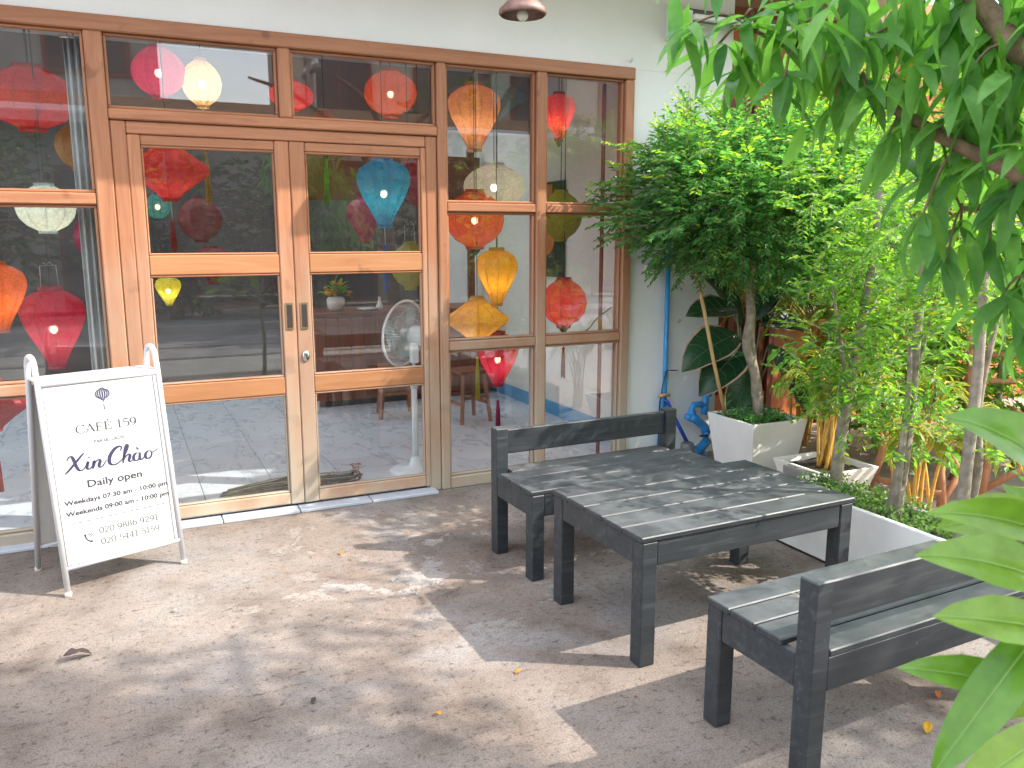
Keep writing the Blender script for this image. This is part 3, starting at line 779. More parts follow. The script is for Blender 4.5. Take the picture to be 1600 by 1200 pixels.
# --- print on the board
LAYER = [0]
def ribbon(m, pts, width):
    """flat stroke through points (x, z) on the board; width a function of (t, direction)"""
    LAYER[0] += 1
    y = -0.0006 - 0.00001 * (LAYER[0] % 60)
    pts = [Vector((p[0], p[1])) for p in pts]
    vs = []; n = len(pts)
    for i, p in enumerate(pts):
        t = pts[min(i + 1, n - 1)] - pts[max(i - 1, 0)]
        t = t.normalized() if t.length > 1e-9 else Vector((1, 0))
        w = width(i / max(1, n - 1), t) / 2
        nn = Vector((-t.y, t.x))
        vs += [(p.x + nn.x * w, y, p.y + nn.y * w), (p.x - nn.x * w, y, p.y - nn.y * w)]
    m.add(vs, [(2 * i, 2 * i + 1, 2 * i + 3, 2 * i + 2) for i in range(n - 1)])
def spline(pts, k=7):
    P = [Vector(p) for p in pts]
    if len(P) == 2: return [tuple(P[0]), tuple(P[1])]
    out = []
    for i in range(len(P) - 1):
        p0 = P[max(i - 1, 0)]; p1 = P[i]; p2 = P[i + 1]; p3 = P[min(i + 2, len(P) - 1)]
        for j in range(k):
            t = j / k
            out.append(tuple(0.5 * ((2 * p1) + (p2 - p0) * t + (2 * p0 - 5 * p1 + 4 * p2 - p3) * t * t + (3 * p1 - p0 - 3 * p2 + p3) * t ** 3)))
    out.append(tuple(P[-1]))
    return out
def ell(cx, cy, rx, ry, a0=0, a1=360, n=28):
    return [(cx + rx * math.cos(R(a0 + (a1 - a0) * i / n)), cy + ry * math.sin(R(a0 + (a1 - a0) * i / n))) for i in range(n + 1)]
SERIF = {
 'C': (0.82, [(ell(0.44, 0.5, 0.40, 0.51, 42, 318), 'a'), ([(0.745, 0.74), (0.75, 0.99)], 't')]),
 'A': (0.84, [([(0.08, 0.0), (0.40, 1.02)], 't'), ([(0.38, 1.02), (0.74, 0.0)], 'k'), ([(0.18, 0.34), (0.62, 0.34)], 't'), ([(-0.03, 0.015), (0.20, 0.015)], 't'), ([(0.60, 0.015), (0.87, 0.015)], 't')]),
 'F': (0.74, [([(0.2, 0), (0.2, 1)], 'k'), ([(0.05, 0.985), (0.68, 0.985)], 't'), ([(0.2, 0.51), (0.5, 0.51)], 't'), ([(0.05, 0.015), (0.38, 0.015)], 't'), ([(0.67, 0.99), (0.70, 0.76)], 't'), ([(0.5, 0.40), (0.5, 0.62)], 't')]),
 'E': (0.80, [([(0.2, 0), (0.2, 1)], 'k'), ([(0.05, 0.985), (0.68, 0.985)], 't'), ([(0.2, 0.51), (0.5, 0.51)], 't'), ([(0.05, 0.015), (0.70, 0.015)], 't'), ([(0.67, 0.99), (0.70, 0.76)], 't'), ([(0.5, 0.40), (0.5, 0.62)], 't'), ([(0.69, 0.01), (0.74, 0.26)], 't'), ([(0.36, 1.10), (0.52, 1.28)], 'm')]),
 '1': (0.56, [([(0.29, 0), (0.29, 1)], 'k'), ([(0.29, 0.985), (0.10, 0.90)], 't'), ([(0.10, 0.015), (0.48, 0.015)], 't')]),
 '5': (0.66, [([(0.17, 0.96), (0.56, 0.96)], 'm'), ([(0.17, 0.98), (0.14, 0.52)], 't'), (spline([(0.14, 0.52), (0.34, 0.62), (0.56, 0.50), (0.57, 0.20), (0.38, 0.01), (0.10, 0.05)]), 'a')]),
 '9': (0.66, [(ell(0.33, 0.67, 0.235, 0.33), 'a'), (spline([(0.565, 0.67), (0.54, 0.35), (0.40, 0.10), (0.14, 0.0)]), 'a')]),
 '6': (0.66, [(ell(0.33, 0.33, 0.235, 0.33), 'a'), (spline([(0.095, 0.33), (0.12, 0.65), (0.26, 0.90), (0.52, 1.0)]), 'a')]),
 '0': (0.66, [(ell(0.33, 0.5, 0.255, 0.50), 'a')]),
 '2': (0.66, [(spline([(0.10, 0.74), (0.18, 0.95), (0.36, 1.0), (0.52, 0.88), (0.50, 0.62), (0.28, 0.28), (0.08, 0.03)]), 'a'), ([(0.08, 0.035), (0.56, 0.035)], 'm'), ([(0.555, 0.03), (0.58, 0.20)], 't')]),
 '8': (0.66, [(ell(0.33, 0.755, 0.195, 0.245), 'a'), (ell(0.33, 0.26, 0.24, 0.26), 'a')]),
 '4': (0.68, [([(0.44, 1.0), (0.05, 0.30)], 't'), ([(0.04, 0.285), (0.62, 0.285)], 't'), ([(0.44, 1), (0.44, 0)], 'k'), ([(0.28, 0.015), (0.58, 0.015)], 't')]),
 ' ': (0.34, []),
}
def serif_text(s, x0, x1, z, h, mat, thick=0.17, thin=0.065, parent=None):
    tot = sum(SERIF[c][0] for c in s)
    sx = (x1 - x0) / tot
    x = x0
    for c in s:
        w, st = SERIF[c]
        m = MB()
        for pts, mode in st:
            fn = {'a': lambda t, d: h * (thin + (thick - thin) * abs(d.y) ** 1.6), 't': lambda t, d: h * thin * 1.15, 'k': lambda t, d: h * thick, 'm': lambda t, d: h * thick * 0.75}[mode]
            ribbon(m, [(x + p[0] * sx, z + p[1] * h) for p in pts], fn)
        if m.v: m.build('print_letter', mat, bd)
        x += w * sx
def U(u): return u * PW
def V(v): return v * PH
serif_text('CAFE 159', U(0.225), U(0.765), V(0.724), V(0.046), 'print_dark')
serif_text('020 9886 9291', U(0.298), U(0.842), V(0.139), V(0.033), 'print_grey', 0.14, 0.085)
serif_text('020 5441 5159', U(0.300), U(0.842), V(0.074), V(0.033), 'print_grey', 0.14, 0.085)
def sans(s, x0, x1, z, h, mat, bold=0.0):
    cu = bpy.data.curves.new('lettering', 'FONT'); cu.body = s; cu.size = 1.0; cu.offset = bold; cu.resolution_u = 3
    ob = bpy.data.objects.new('lettering', cu); col.objects.link(ob)
    bpy.context.view_layer.update()
    me = bpy.data.meshes.new_from_object(ob.evaluated_get(bpy.context.evaluated_depsgraph_get()))
    bpy.data.objects.remove(ob)
    xs = [v.co.x for v in me.vertices]
    cap = 0.70
    k = (x1 - x0) / (max(xs) - min(xs)); m0 = min(xs)
    for v in me.vertices: v.co = Vector((x0 + (v.co.x - m0) * k, -0.0009, z + v.co.y * h / cap))
    me.materials.clear(); me.materials.append(M[mat])
    return link('print_line', me, bd)
sans('PAKSE, LAOS', U(0.362), U(0.632), V(0.657), V(0.0165), 'print_grey', 0.014)
sans('Daily open', U(0.258), U(0.746), V(0.413), V(0.040), 'print_dark', 0.018)
sans('Weekdays 07:30 am - 10:00 pm', U(0.043), U(0.970), V(0.333), V(0.0255), 'print_dark', 0.024)
sans('Weekends 09:00 am - 10:00 pm', U(0.043), U(0.970), V(0.271), V(0.0255), 'print_dark', 0.024)
dsh = MB()
for i in range(14):
    a = 0.077 + 0.0625 * i
    ribbon(dsh, [(U(a), V(0.226)), (U(a + 0.043), V(0.226))], lambda t, d: 0.0024)
dsh.build('dashed_rule', 'print_grey', bd)
# script lettering: pen strokes, slanted
SCR = [
 (spline([(0.00, 0.70), (0.06, 0.86), (0.16, 0.90), (0.26, 0.72), (0.40, 0.30), (0.54, 0.05), (0.66, 0.03), (0.76, 0.14)]), 1.0),
 (spline([(0.66, 0.99), (0.52, 0.78), (0.30, 0.42), (0.12, 0.14), (-0.02, -0.04)]), 0.75),
 (spline([(0.74, 0.12), (0.82, 0.30), (0.86, 0.45), (0.84, 0.16), (0.90, 0.02), (1.00, 0.06), (1.08, 0.24)]), 0.85),
 ([(0.865, 0.66), (0.90, 0.72)], 1.5),
 (spline([(1.08, 0.22), (1.12, 0.44), (1.10, 0.20), (1.08, 0.0)]), 0.95),
 (spline([(1.09, 0.08), (1.18, 0.36), (1.30, 0.46), (1.36, 0.36), (1.33, 0.12), (1.39, 0.01), (1.50, 0.08), (1.62, 0.36)]), 0.9),
 (spline([(2.18, 0.74), (2.22, 0.92), (2.12, 1.02), (1.92, 0.90), (1.76, 0.56), (1.76, 0.18), (1.94, 0.00), (2.16, 0.08), (2.34, 0.30)]), 1.05),
 (spline([(2.30, 0.24), (2.46, 0.66), (2.50, 0.96), (2.44, 1.02), (2.38, 0.80), (2.36, 0.40), (2.34, 0.0)]), 0.9),
 (spline([(2.35, 0.10), (2.44, 0.36), (2.56, 0.46), (2.62, 0.34), (2.59, 0.12), (2.66, 0.01), (2.78, 0.12)]), 0.9),
 (ell(2.92, 0.22, 0.14, 0.225, 60, 420), 0.9),
 (spline([(3.05, 0.45), (3.05, 0.18), (3.10, 0.02), (3.20, 0.05), (3.30, 0.20)]), 0.9),
 ([(2.86, 0.78), (2.98, 0.62)], 1.0),
 (ell(3.44, 0.22, 0.145, 0.225, 80, 440), 0.95),
 (spline([(3.50, 0.44), (3.58, 0.34), (3.72, 0.38), (3.84, 0.50)]), 0.6),
]
ux = (U(0.935) - U(0.085)) / 3.98; uz = V(0.099); zb = V(0.513)
for pts, wt in SCR:
    m = MB()
    hh = uz
    ribbon(m, [(U(0.090) + (p[0] + 0.16 * p[1]) * ux, zb + p[1] * uz) for p in pts],
           lambda t, d, wt=wt: hh * wt * (0.055 + 0.085 * max(0.0, d.dot(Vector((-0.25, -0.97))) if d.y < 0 else d.dot(Vector((0.25, 0.97))) * 0.35) ** 1.0) * (0.55 + 0.9 * math.sin(PI * min(max(t, 0.04), 0.96)) ** 0.6))
    m.build('script_stroke', 'print_navy', bd)
# little lantern emblem
ic = MB(); icx, icz, rx_, rz_ = U(0.494), V(0.931), U(0.066), V(0.030)
for k in range(-4, 5):
    f = math.sin(k * PI / 9.4)
    ribbon(ic, [(icx + rx_ * f * math.cos(R(a)), icz + rz_ * math.sin(R(a))) for a in range(-76, 77, 8)], lambda t, d, f=f: 0.0062 * math.sqrt(max(0.1, 1 - f * f)) * (0.35 + 0.65 * math.sin(PI * min(max(t, 0.02), 0.98))))
ribbon(ic, [(icx - 0.008, icz + rz_ + 0.002), (icx + 0.008, icz + rz_ + 0.002)], lambda t, d: 0.004)
ribbon(ic, [(icx - 0.010, icz - rz_ - 0.003), (icx + 0.010, icz - rz_ - 0.003)], lambda t, d: 0.004)
ribbon(ic, [(icx, icz - rz_ - 0.006), (icx, icz - rz_ - 0.016)], lambda t, d: 0.006 * (1 - t) + 0.001)
ribbon(ic, [(icx, icz - rz_ - 0.022), (icx + 0.001, V(0.838))], lambda t, d: 0.004)
ic.build('lantern_emblem', 'print_navy', bd)
ph = MB(); px_, pz_ = U(0.205), V(0.131)
ribbon(ph, spline([(px_ - 0.014, pz_ + 0.016), (px_ - 0.011, pz_ - 0.002), (px_ - 0.001, pz_ - 0.015), (px_ + 0.013, pz_ - 0.020)]), lambda t, d: 0.0050 + 0.006 * abs(2 * t - 1) ** 3)
for k in range(3):
    ribbon(ph, [(px_ + (0.006 + 0.006 * k) * math.cos(R(a)), pz_ + 0.001 + (0.006 + 0.006 * k) * math.sin(R(a))) for a in range(-10, 101, 10)], lambda t, d: 0.0022)
ph.build('telephone_emblem', 'print_navy', bd)

# ------------------------------------------------------------------ silk lanterns inside
PROF = {
 'round': [(0, .30), (.04, .34), (.14, .66), (.30, .90), (.5, 1), (.7, .91), (.86, .66), (.96, .36), (1, .32)],
 'diamond': [(0, .20), (.05, .24), (.22, .52), (.40, .88), (.5, 1), (.60, .90), (.80, .50), (.95, .24), (1, .20)],
 'balloon': [(0, .27), (.04, .29), (.20, .48), (.42, .78), (.62, .98), (.74, 1), (.86, .88), (.95, .56), (.97, .38), (1, .36)],
}
silks = {}
def silk_of(key, c, alpha=0.97):
    if key not in silks: silks[key] = silk('silk_' + key, c, 0.5, alpha)
    return silks[key]
SC = {'red': (0.52, 0.025, 0.035), 'crimson': (0.50, 0.02, 0.075), 'magenta': (0.52, 0.015, 0.14), 'darkred': (0.30, 0.02, 0.03), 'orange': (0.68, 0.17, 0.03), 'orangered': (0.60, 0.085, 0.025),
      'ochre': (0.62, 0.32, 0.03), 'amber': (0.66, 0.36, 0.025), 'yellow': (0.70, 0.40, 0.03), 'lemon': (0.75, 0.62, 0.05), 'cream': (0.74, 0.58, 0.34), 'peach': (0.74, 0.36, 0.17), 'olive': (0.46, 0.44, 0.045),
      'teal': (0.20, 0.40, 0.38), 'darkteal': (0.02, 0.12, 0.14), 'blue': (0.015, 0.27, 0.50), 'royal': (0.02, 0.14, 0.60), 'paleblue': (0.58, 0.68, 0.70), 'white': (0.70, 0.68, 0.63), 'green': (0.25, 0.50, 0.03)}
lat = 'light cord'
def lantern(label, c, w, h, prof, colr, n=10, tassel=None, lit=True, bail=False, alpha=0.97, cordx=0.0, stem=0.04, black_end=False):
    """silk lantern: separate panels on wire ribs, rings, bulb, cord to the ceiling and a tassel (z top, z bottom, colour)"""
    x, y, z = c
    t = thing('lantern', label, 'lantern', (x, y, z - h / 2), rnd.uniform(0, 1), 'silk lanterns hung in the shop window')
    mt = silk_of(colr + ('_sheer' if alpha < .8 else ''), SC[colr], alpha)
    rw = w / 2
    pr = PROF[prof]
    a = PI / n
    # finer profile, then one panel mesh shared by all sides
    fine = spline([(p[1], p[0]) for p in pr], 2)
    m = MB(); vs = []
    for r_, z_ in fine:
        for k, s_ in ((-1, 1.0), (0, math.cos(a) * 0.985), (1, 1.0)):
            vs.append((rw * r_ * s_ * math.cos(a * k), rw * r_ * s_ * math.sin(a * k), z_ * h))
    fs = []
    for i in range(len(fine) - 1):
        for k in range(2): fs.append((3 * i + k, 3 * i + k + 1, 3 * i + k + 4, 3 * i + k + 3))
    m.add(vs, fs)
    pm = m.mesh('panel', mt, True)
    for k in range(n): link('panel', pm, t, None, (0, 0, 2 * a * k))
    fr = MB()
    for k in range(n):
        an = 2 * a * k + a
        fr.tube([(rw * r_ * 1.004 * math.cos(an), rw * r_ * 1.004 * math.sin(an), z_ * h) for r_, z_ in fine[::2]], 0.0016, 4)
    fr.build('frame', mt, t, True)
    r0, r1 = rw * pr[0][1], rw * pr[-1][1]
    MB().lathe([(r1 * 1.02, 0), (r1 * 1.02, h * 0.05), (r1 * 0.96, h * 0.05), (r1 * 0.96, 0)], 20, (0, 0, h * 0.985), False).build('top_ring', mt, t, True)
    MB().lathe([(r0 * 1.02, 0), (r0 * 1.02, h * 0.05), (r0 * 0.96, h * 0.05), (r0 * 0.96, 0)], 20, (0, 0, -h * 0.035), False).build('bottom_ring', mt, t, True)
    zc = 2.778 - (z - h / 2)
    if bail:
        b = MB(); bw = r1 * 0.95
        b.tube([(-bw, 0, h * 1.02), (-bw * 0.9, 0, h * 1.02 + 0.12), (bw * 0.9, 0, h * 1.02 + 0.12), (bw, 0, h * 1.02)], 0.0022, 5)
        b.tube([(-0.03, 0, h + 0.145), (-0.01, 0, h + 0.128), (0.012, 0, h + 0.15), (0.03, 0, h + 0.13)], 0.002, 5)
        b.build('wire_bail', 'wire', t, True)
    cd = MB().tube([(0, 0, h * 0.55), (0.004, 0.003, h + 0.06), (cordx * 0.5, 0, (h + zc) / 2), (cordx, 0, zc)], 0.003, 5)
    cd.build('cord', 'cable', t, True)
    hb = MB().lathe([(0.012, 0.05), (0.014, 0.0), (0.010, -0.004)], 10, (0, 0, h * 0.52)); hb.build('lamp_holder', 'ivory', t, True)
    MB().ball((0, 0, h * 0.48), 0.021, 12, 8, (1, 1, 1.2)).build('bulb', 'bulb_lit' if lit else 'bulb_white', t, True)  # calls passing full alpha: unseen bulb, added so the silk glows
    if black_end: MB().lathe([(r0 * 0.7, 0.0), (r0 * 0.5, -0.02), (0.006, -0.04)], 10, (0, 0, -h * 0.03)).build('end_cap', 'cable', t, True)
    if tassel:
        zt, zb_, tc = tassel
        zt -= (z - h / 2); zb_ -= (z - h / 2)
        MB().tube([(0, 0, -h * 0.03), (0.002, 0, zt)], 0.0022, 5).build('tassel_cord', 'wire', t, True)
        ts = MB(); L = zt - zb_
        for k in range(14):
            an = 2 * PI * k / 14; rr_ = 0.008 + 0.004 * rnd.random()
            ts.tube([(0.004 * math.cos(an), 0.004 * math.sin(an), zt), (rr_ * math.cos(an), rr_ * math.sin(an), zt - L * 0.3), (rr_ * 1.3 * math.cos(an), rr_ * 1.3 * math.sin(an), zb_ + rnd.uniform(0, 0.02))], 0.0038, 4)
        tk = ts.build('tassel', silk_of(tc, SC[tc]), t, True)
        MB().ball((0, 0, zt), 0.012, 10, 6).build('knot', silk_of(tc, SC[tc]), tk, True)
    return t
lantern('wide red lantern behind the top left pane', (-0.357, .75, 2.217), .468, .318, 'round', 'red', 12, stem=.1, alpha=1.0)
lantern('ochre lantern half hidden by the grey curtain, upper left', (-0.164, 1.10, 2.008), .24, .255, 'round', 'ochre', 10, lit=False)
lantern('pale blue lantern low behind the left window rail', (-0.319, .55, 1.635), .297, .243, 'round', 'paleblue', 10, alpha=1.0)
lantern('magenta lantern half hidden by the grey curtain, below the pale blue one', (-0.137, 1.30, 1.487), .206, .254, 'round', 'magenta', 10, lit=False)
lantern('orange balloon lantern cut by the left edge of the picture', (-0.574, .50, 1.182), .275, .345, 'balloon', 'orange', 10, alpha=1.0)
lantern('crimson balloon lantern with wire bail just above the pavement sign', (-0.347, .70, .992), .334, .426, 'balloon', 'crimson', 10, bail=True)
lantern('red lantern with red tassel low behind the pavement sign', (-0.672, .60, .616), .412, .298, 'diamond', 'red', 10, tassel=(.356, .111, 'red'), lit=False)
lantern('magenta lantern behind the left transom pane above the doors', (0.297, .90, 2.426), .300, .278, 'round', 'magenta', 10)
lantern('cream lantern with long yellow tassel behind the left transom pane', (0.530, .90, 2.381), .227, .265, 'round', 'cream', 10, tassel=(1.978, 1.678, 'yellow'))
lantern('big red diamond lantern with red tassel behind the left sliding door', (0.295, .55, 1.849), .450, .315, 'diamond', 'red', 10, tassel=(1.566, 1.400, 'red'))
lantern('small dark teal lantern far back behind the left sliding door', (0.332, 3.0, 1.728), .21, .205, 'round', 'darkteal', 10)
lantern('small dim olive lantern far back, lowest behind the left sliding door', (0.368, 3.0, 1.039), .204, .236, 'balloon', 'olive', 10)
lantern('red lantern at the left end of the right transom pane', (1.187, 1.60, 2.454), .317, .192, 'round', 'red', 10, alpha=1.0)
lantern('orange red lantern behind the right half of the right transom pane', (1.841, 1.40, 2.485), .381, .308, 'round', 'orangered', 12)
lantern('orange lantern with green tassel showing at the top of the right door', (1.249, .90, 2.138), .239, .255, 'round', 'orange', 10, tassel=(1.973, 1.688, 'green'), lit=False)
lantern('blue balloon lantern with blue tassel behind the right sliding door', (1.504, .50, 1.753), .324, .399, 'balloon', 'blue', 10, tassel=(1.428, 1.153, 'royal'))
lantern('red lantern partly behind the blue one in the right door', (2.107, 1.60, 1.917), .348, .377, 'round', 'crimson', 10, lit=False)
lantern('olive lantern with wire bail above the standing fan', (1.894, 1.20, 1.282), .284, .321, 'round', 'olive', 10, lit=False, bail=True)
lantern('peach balloon lantern behind the top pane right of the doors', (2.274, .90, 2.286), .357, .423, 'balloon', 'peach', 14, alpha=1.0)
lantern('pale teal diamond lantern behind the top pane right of the doors', (2.645, 1.40, 2.508), .479, .316, 'diamond', 'teal', 10, lit=False)
lantern('sheer white lantern above the orange red one, right of the doors', (2.331, .70, 1.816), .413, .293, 'round', 'white', 10, alpha=0.55)
lantern('round orange red lantern under the sheer white one', (2.124, .55, 1.597), .387, .358, 'round', 'orangered', 12, black_end=True)
lantern('amber balloon lantern under the orange red lantern', (2.258, .50, 1.226), .279, .359, 'balloon', 'amber', 10, alpha=1.0)
lantern('yellow diamond lantern with yellow tassel under the amber balloon', (2.095, .45, .952), .422, .292, 'diamond', 'amber', 12, tassel=(.699, .42, 'lemon'))
lantern('crimson balloon lantern with crimson tassel above the wooden stool', (2.308, .60, .663), .294, .355, 'balloon', 'crimson', 10, tassel=(.365, .169, 'magenta'))
lantern('narrow red lantern behind the top right corner pane', (2.740, .55, 2.274), .226, .295, 'balloon', 'red', 10, black_end=True, alpha=1.0)
lantern('round olive lantern beside the potted tree in the right bay', (2.733, .50, 1.626), .294, .320, 'round', 'olive', 10, black_end=True, lit=False)
lantern('round red lantern with red tassel lowest in the right bay', (2.710, .40, 1.047), .312, .320, 'round', 'red', 12, tassel=(.734, .526, 'red'), black_end=True)
for i, (c, w, h, pf, cl, lb) in enumerate([((0.62, 2.6, 1.62), .34, .34, 'round', 'darkred', 'dark red lantern deep in the room behind the left door, upper one'), ((0.72, 2.9, 1.25), .30, .30, 'balloon', 'darkred', 'dark red lantern deep in the room behind the left door, lower one'),
        ((1.9, 2.4, 1.62), .30, .36, 'balloon', 'magenta', 'dim magenta lantern deep in the room behind the right door')]):
    lantern(lb, c, w, h, pf, cl, 10, lit=False)

# ------------------------------------------------------------------ things inside the cafe
cu = thing('curtain', 'drawn back grey curtain hanging inside the left window by the door', 'curtain', (-0.10, 0.14, 0.02))
m = MB(); nx, zz = 28, (0.0, 0.8, 1.6, 2.4)
for z in zz:
    for i in range(nx + 1):
        t = i / nx
        m.v.append((-0.055 + 0.105 * t + 0.01 * z * 0.0, 0.022 * math.sin(t * 2 * PI * 3.5) + 0.006 * math.sin(z * 3 + t * 9), z))
for j in range(len(zz) - 1):
    for i in range(nx): m.f.append((j * (nx + 1) + i, j * (nx + 1) + i + 1, (j + 1) * (nx + 1) + i + 1, (j + 1) * (nx + 1) + i))
cc = m.build('curtain_cloth', 'curtain', cu, True); sm = cc.modifiers.new('thickness', 'SOLIDIFY'); sm.thickness = 0.003
MB().tube([(-0.07, 0, 2.405), (0.06, 0, 2.405)], 0.008, 8).build('curtain_rod', 'steel', cu, True)

ct = thing('bar_counter', 'red brown plank fronted bar counter at the back of the room', 'counter', (1.47, 2.6, 0))
for i in range(15):
    x = 0.112 * i
    box('plank', (x, 0.004 * wob(i), 0.06), (x + 0.109, 0.02 + 0.004 * wob(i), 0.80), 'redwood_z', ct, 0.003)
box('plinth', (0.02, 0.03, 0), (1.66, 0.5, 0.055), 'dark', ct, 0)
box('countertop', (-0.04, -0.04, 0.802), (1.70, 0.55, 0.838), 'redwood_x', ct, 0.005)
for x in (0.0, 1.62): box('upright', (x, 0.40, 0.84), (x + 0.06, 0.46, 2.3), 'redwood_z', ct, 0.004)
box('header_board', (-0.02, 0.36, 1.80), (1.72, 0.395, 2.22), 'redwood_x', ct, 0.004)
box('side_panel', (-0.005, 0.03, 0.06), (0.0, 0.5, 0.80), 'redwood_z', ct, 0)
vs_ = thing('flower_arrangement', 'bunch of pale flowers and leaves in a pot on the bar counter', 'flowers', (1.72, 2.78, 0.838))
MB().lathe([(0.05, 0), (0.075, 0.03), (0.08, 0.10), (0.065, 0.12)], 18).build('pot', 'white_china', vs_, True)
fl = MB(); fw = MB()
for i in range(60):
    a = rnd.uniform(0, 2 * PI); e = rnd.uniform(0.2, 1.4)
    d = Vector((math.cos(a) * math.cos(e), math.sin(a) * math.cos(e), math.sin(e)))
    p = Vector((0, 0, 0.12)) + d * rnd.uniform(0.03, 0.13)
    if i % 3: fl.leaf(p, d, Vector((rnd.uniform(-1, 1), rnd.uniform(-1, 1), 1)), rnd.uniform(.06, .12), .03, 0.7)
    else: fw.ball(p + d * 0.03, rnd.uniform(.012, .02), 7, 5)
tag(fl.build('foliage', 'leaf_trough', vs_, True), kind='stuff'); tag(fw.build('blossom', 'orange_leaf', vs_, True), kind='stuff')
tag(MB().lathe([(0.0, 0), (0.028, 0), (0.032, 0.01), (0.03, 0.04), (0.014, 0.07), (0.012, 0.11), (0.016, 0.115)], 18).build('bottle', 'white_china', None, True, (2.10, 2.72, 0.838)), 'small white china bottle on the bar counter', 'bottle')
tag(MB().lathe([(0.0, 0.0), (0.05, 0.0), (0.09, 0.02), (0.088, 0.022), (0.05, 0.006), (0.0, 0.006)], 24).build('plate', 'white_china', None, True, (1.97, 2.68, 0.8385)), 'white plate on the bar counter beside the bottle', 'plate')

def stool(label, x, y, rz):
    s = thing('stool', label, 'stool', (x, y, 0), rz)
    box('seat', (-0.135, -0.135, 0.405), (0.135, 0.135, 0.432), 'stoolwood', s, 0.006)
    for sx in (-1, 1):
        for sy in (-1, 1):
            MB().tube([(sx * 0.135, sy * 0.135, 0), (sx * 0.095, sy * 0.095, 0.404)], 0.019, 4).build('leg', 'stoolwood', s)
        box('stretcher', (sx * 0.118 - 0.01, -0.115, 0.15), (sx * 0.118 + 0.01, 0.115, 0.175), 'stoolwood', s, 0.003)
        box('stretcher', (-0.115, sx * 0.114 - 0.01, 0.20), (0.115, sx * 0.114 + 0.01, 0.225), 'stoolwood', s, 0.003)
stool('reddish wooden stool under the crimson lantern', 2.50, 1.62, R(8))
stool('reddish wooden stool behind the standing fan pole', 2.02, 2.05, R(-12))

fan = thing('standing_fan', 'white standing pedestal fan just inside the right sliding door', 'fan', (1.630, 0.375, 0.008))
MB().lathe([(0.0, 0), (0.165, 0), (0.168, 0.010), (0.155, 0.022), (0.11, 0.032), (0.045, 0.042), (0.032, 0.085), (0.022, 0.10)], 36).build('base', 'fan_white', fan, True)
MB().tube([(0, 0, 0.09), (0, 0, 0.56)], 0.019, 14).build('pole', 'fan_white', fan, True)
MB().lathe([(0.024, 0.54), (0.026, 0.60), (0.018, 0.615)], 14).build('height_collar', 'fan_white', fan, True)
MB().tube([(0, 0, 0.6), (0, 0, 0.72)], 0.011, 10).build('inner_pole', 'fan_white', fan, True)
ax = Vector((-0.56, 0.82, 0.10)).normalized()
q_ = ax.to_track_quat('Z', 'Y').to_matrix().to_4x4()
hd = Matrix.Translation(Vector((0.045, 0.03, 0.865))) @ q_
def hbuild(m, nm, mt, sm_=True, parent=None):
    mm = MB().add([hd @ Vector(p) for p in m.v], m.f); return mm.build(nm, mt, parent or fan, sm_)
mo = hbuild(MB().lathe([(0.0, -0.085), (0.05, -0.082), (0.062, -0.06), (0.065, 0.02), (0.055, 0.05), (0.03, 0.055)], 24), 'motor_housing', 'fan_white')
hbuild(MB().lathe([(0.0, 0.010), (0.02, 0.008), (0.022, 0.0)], 14, (0.0, -0.066, -0.02)), 'emblem', 'steel', True, mo)
MB().box((-0.02, -0.022, 0.70), (0.03, 0.022, 0.83), 0.008).build('neck', 'fan_white', fan)
cg = MB()
RG = 0.208
for zc_, sgn in ((0.115, 1), (0.115, -1)):
    for k in range(60):
        a = 2 * PI * k / 60; ca, sa = math.cos(a), math.sin(a)
        cg.tube([(0.045 * ca, 0.045 * sa, zc_ + sgn * 0.055), (0.14 * ca, 0.14 * sa, zc_ + sgn * 0.052), (0.19 * ca, 0.19 * sa, zc_ + sgn * 0.030), (RG * ca, RG * sa, zc_)], 0.0013, 3, False)
    for rr in (0.10, 0.165):
        cg.tube([(rr * math.cos(2 * PI * k / 40), rr * math.sin(2 * PI * k / 40), zc_ + sgn * (0.054 if rr < .12 else 0.043)) for k in range(41)], 0.0018, 4, False)
hbuild(cg, 'cage_wires', 'fan_white')
hbuild(MB().tube([(RG * math.cos(2 * PI * k / 48), RG * math.sin(2 * PI * k / 48), 0.115) for k in range(49)], 0.0075, 8, False), 'cage_rim', 'fan_white')
hbuild(MB().lathe([(0.0, 0.178), (0.044, 0.174), (0.048, 0.165)], 20), 'cage_badge', 'fan_white')
for k in range(3):
    bl = MB(); a0 = 2 * PI * k / 3
    for i in range(6):
        r_ = 0.035 + 0.145 * i / 5; wdt = 0.35 + 0.55 * math.sin(PI * (i + 0.8) / 7)
        for j in range(4):
            t = (j / 3 - 0.5) * wdt * 1.5
            bl.v.append((r_ * math.cos(a0 + t), r_ * math.sin(a0 + t), 0.115 + 0.05 * (j / 3 - 0.5)))
    for i in range(5):
        for j in range(3): bl.f.append((i * 4 + j, i * 4 + j + 1, i * 4 + j + 5, i * 4 + j + 4))
    o = hbuild(bl, 'blade', 'fan_clear'); md = o.modifiers.new('thickness', 'SOLIDIFY'); md.thickness = 0.002
hbuild(MB().lathe([(0.0, 0.14), (0.028, 0.135), (0.034, 0.09)], 18), 'hub', 'fan_white')

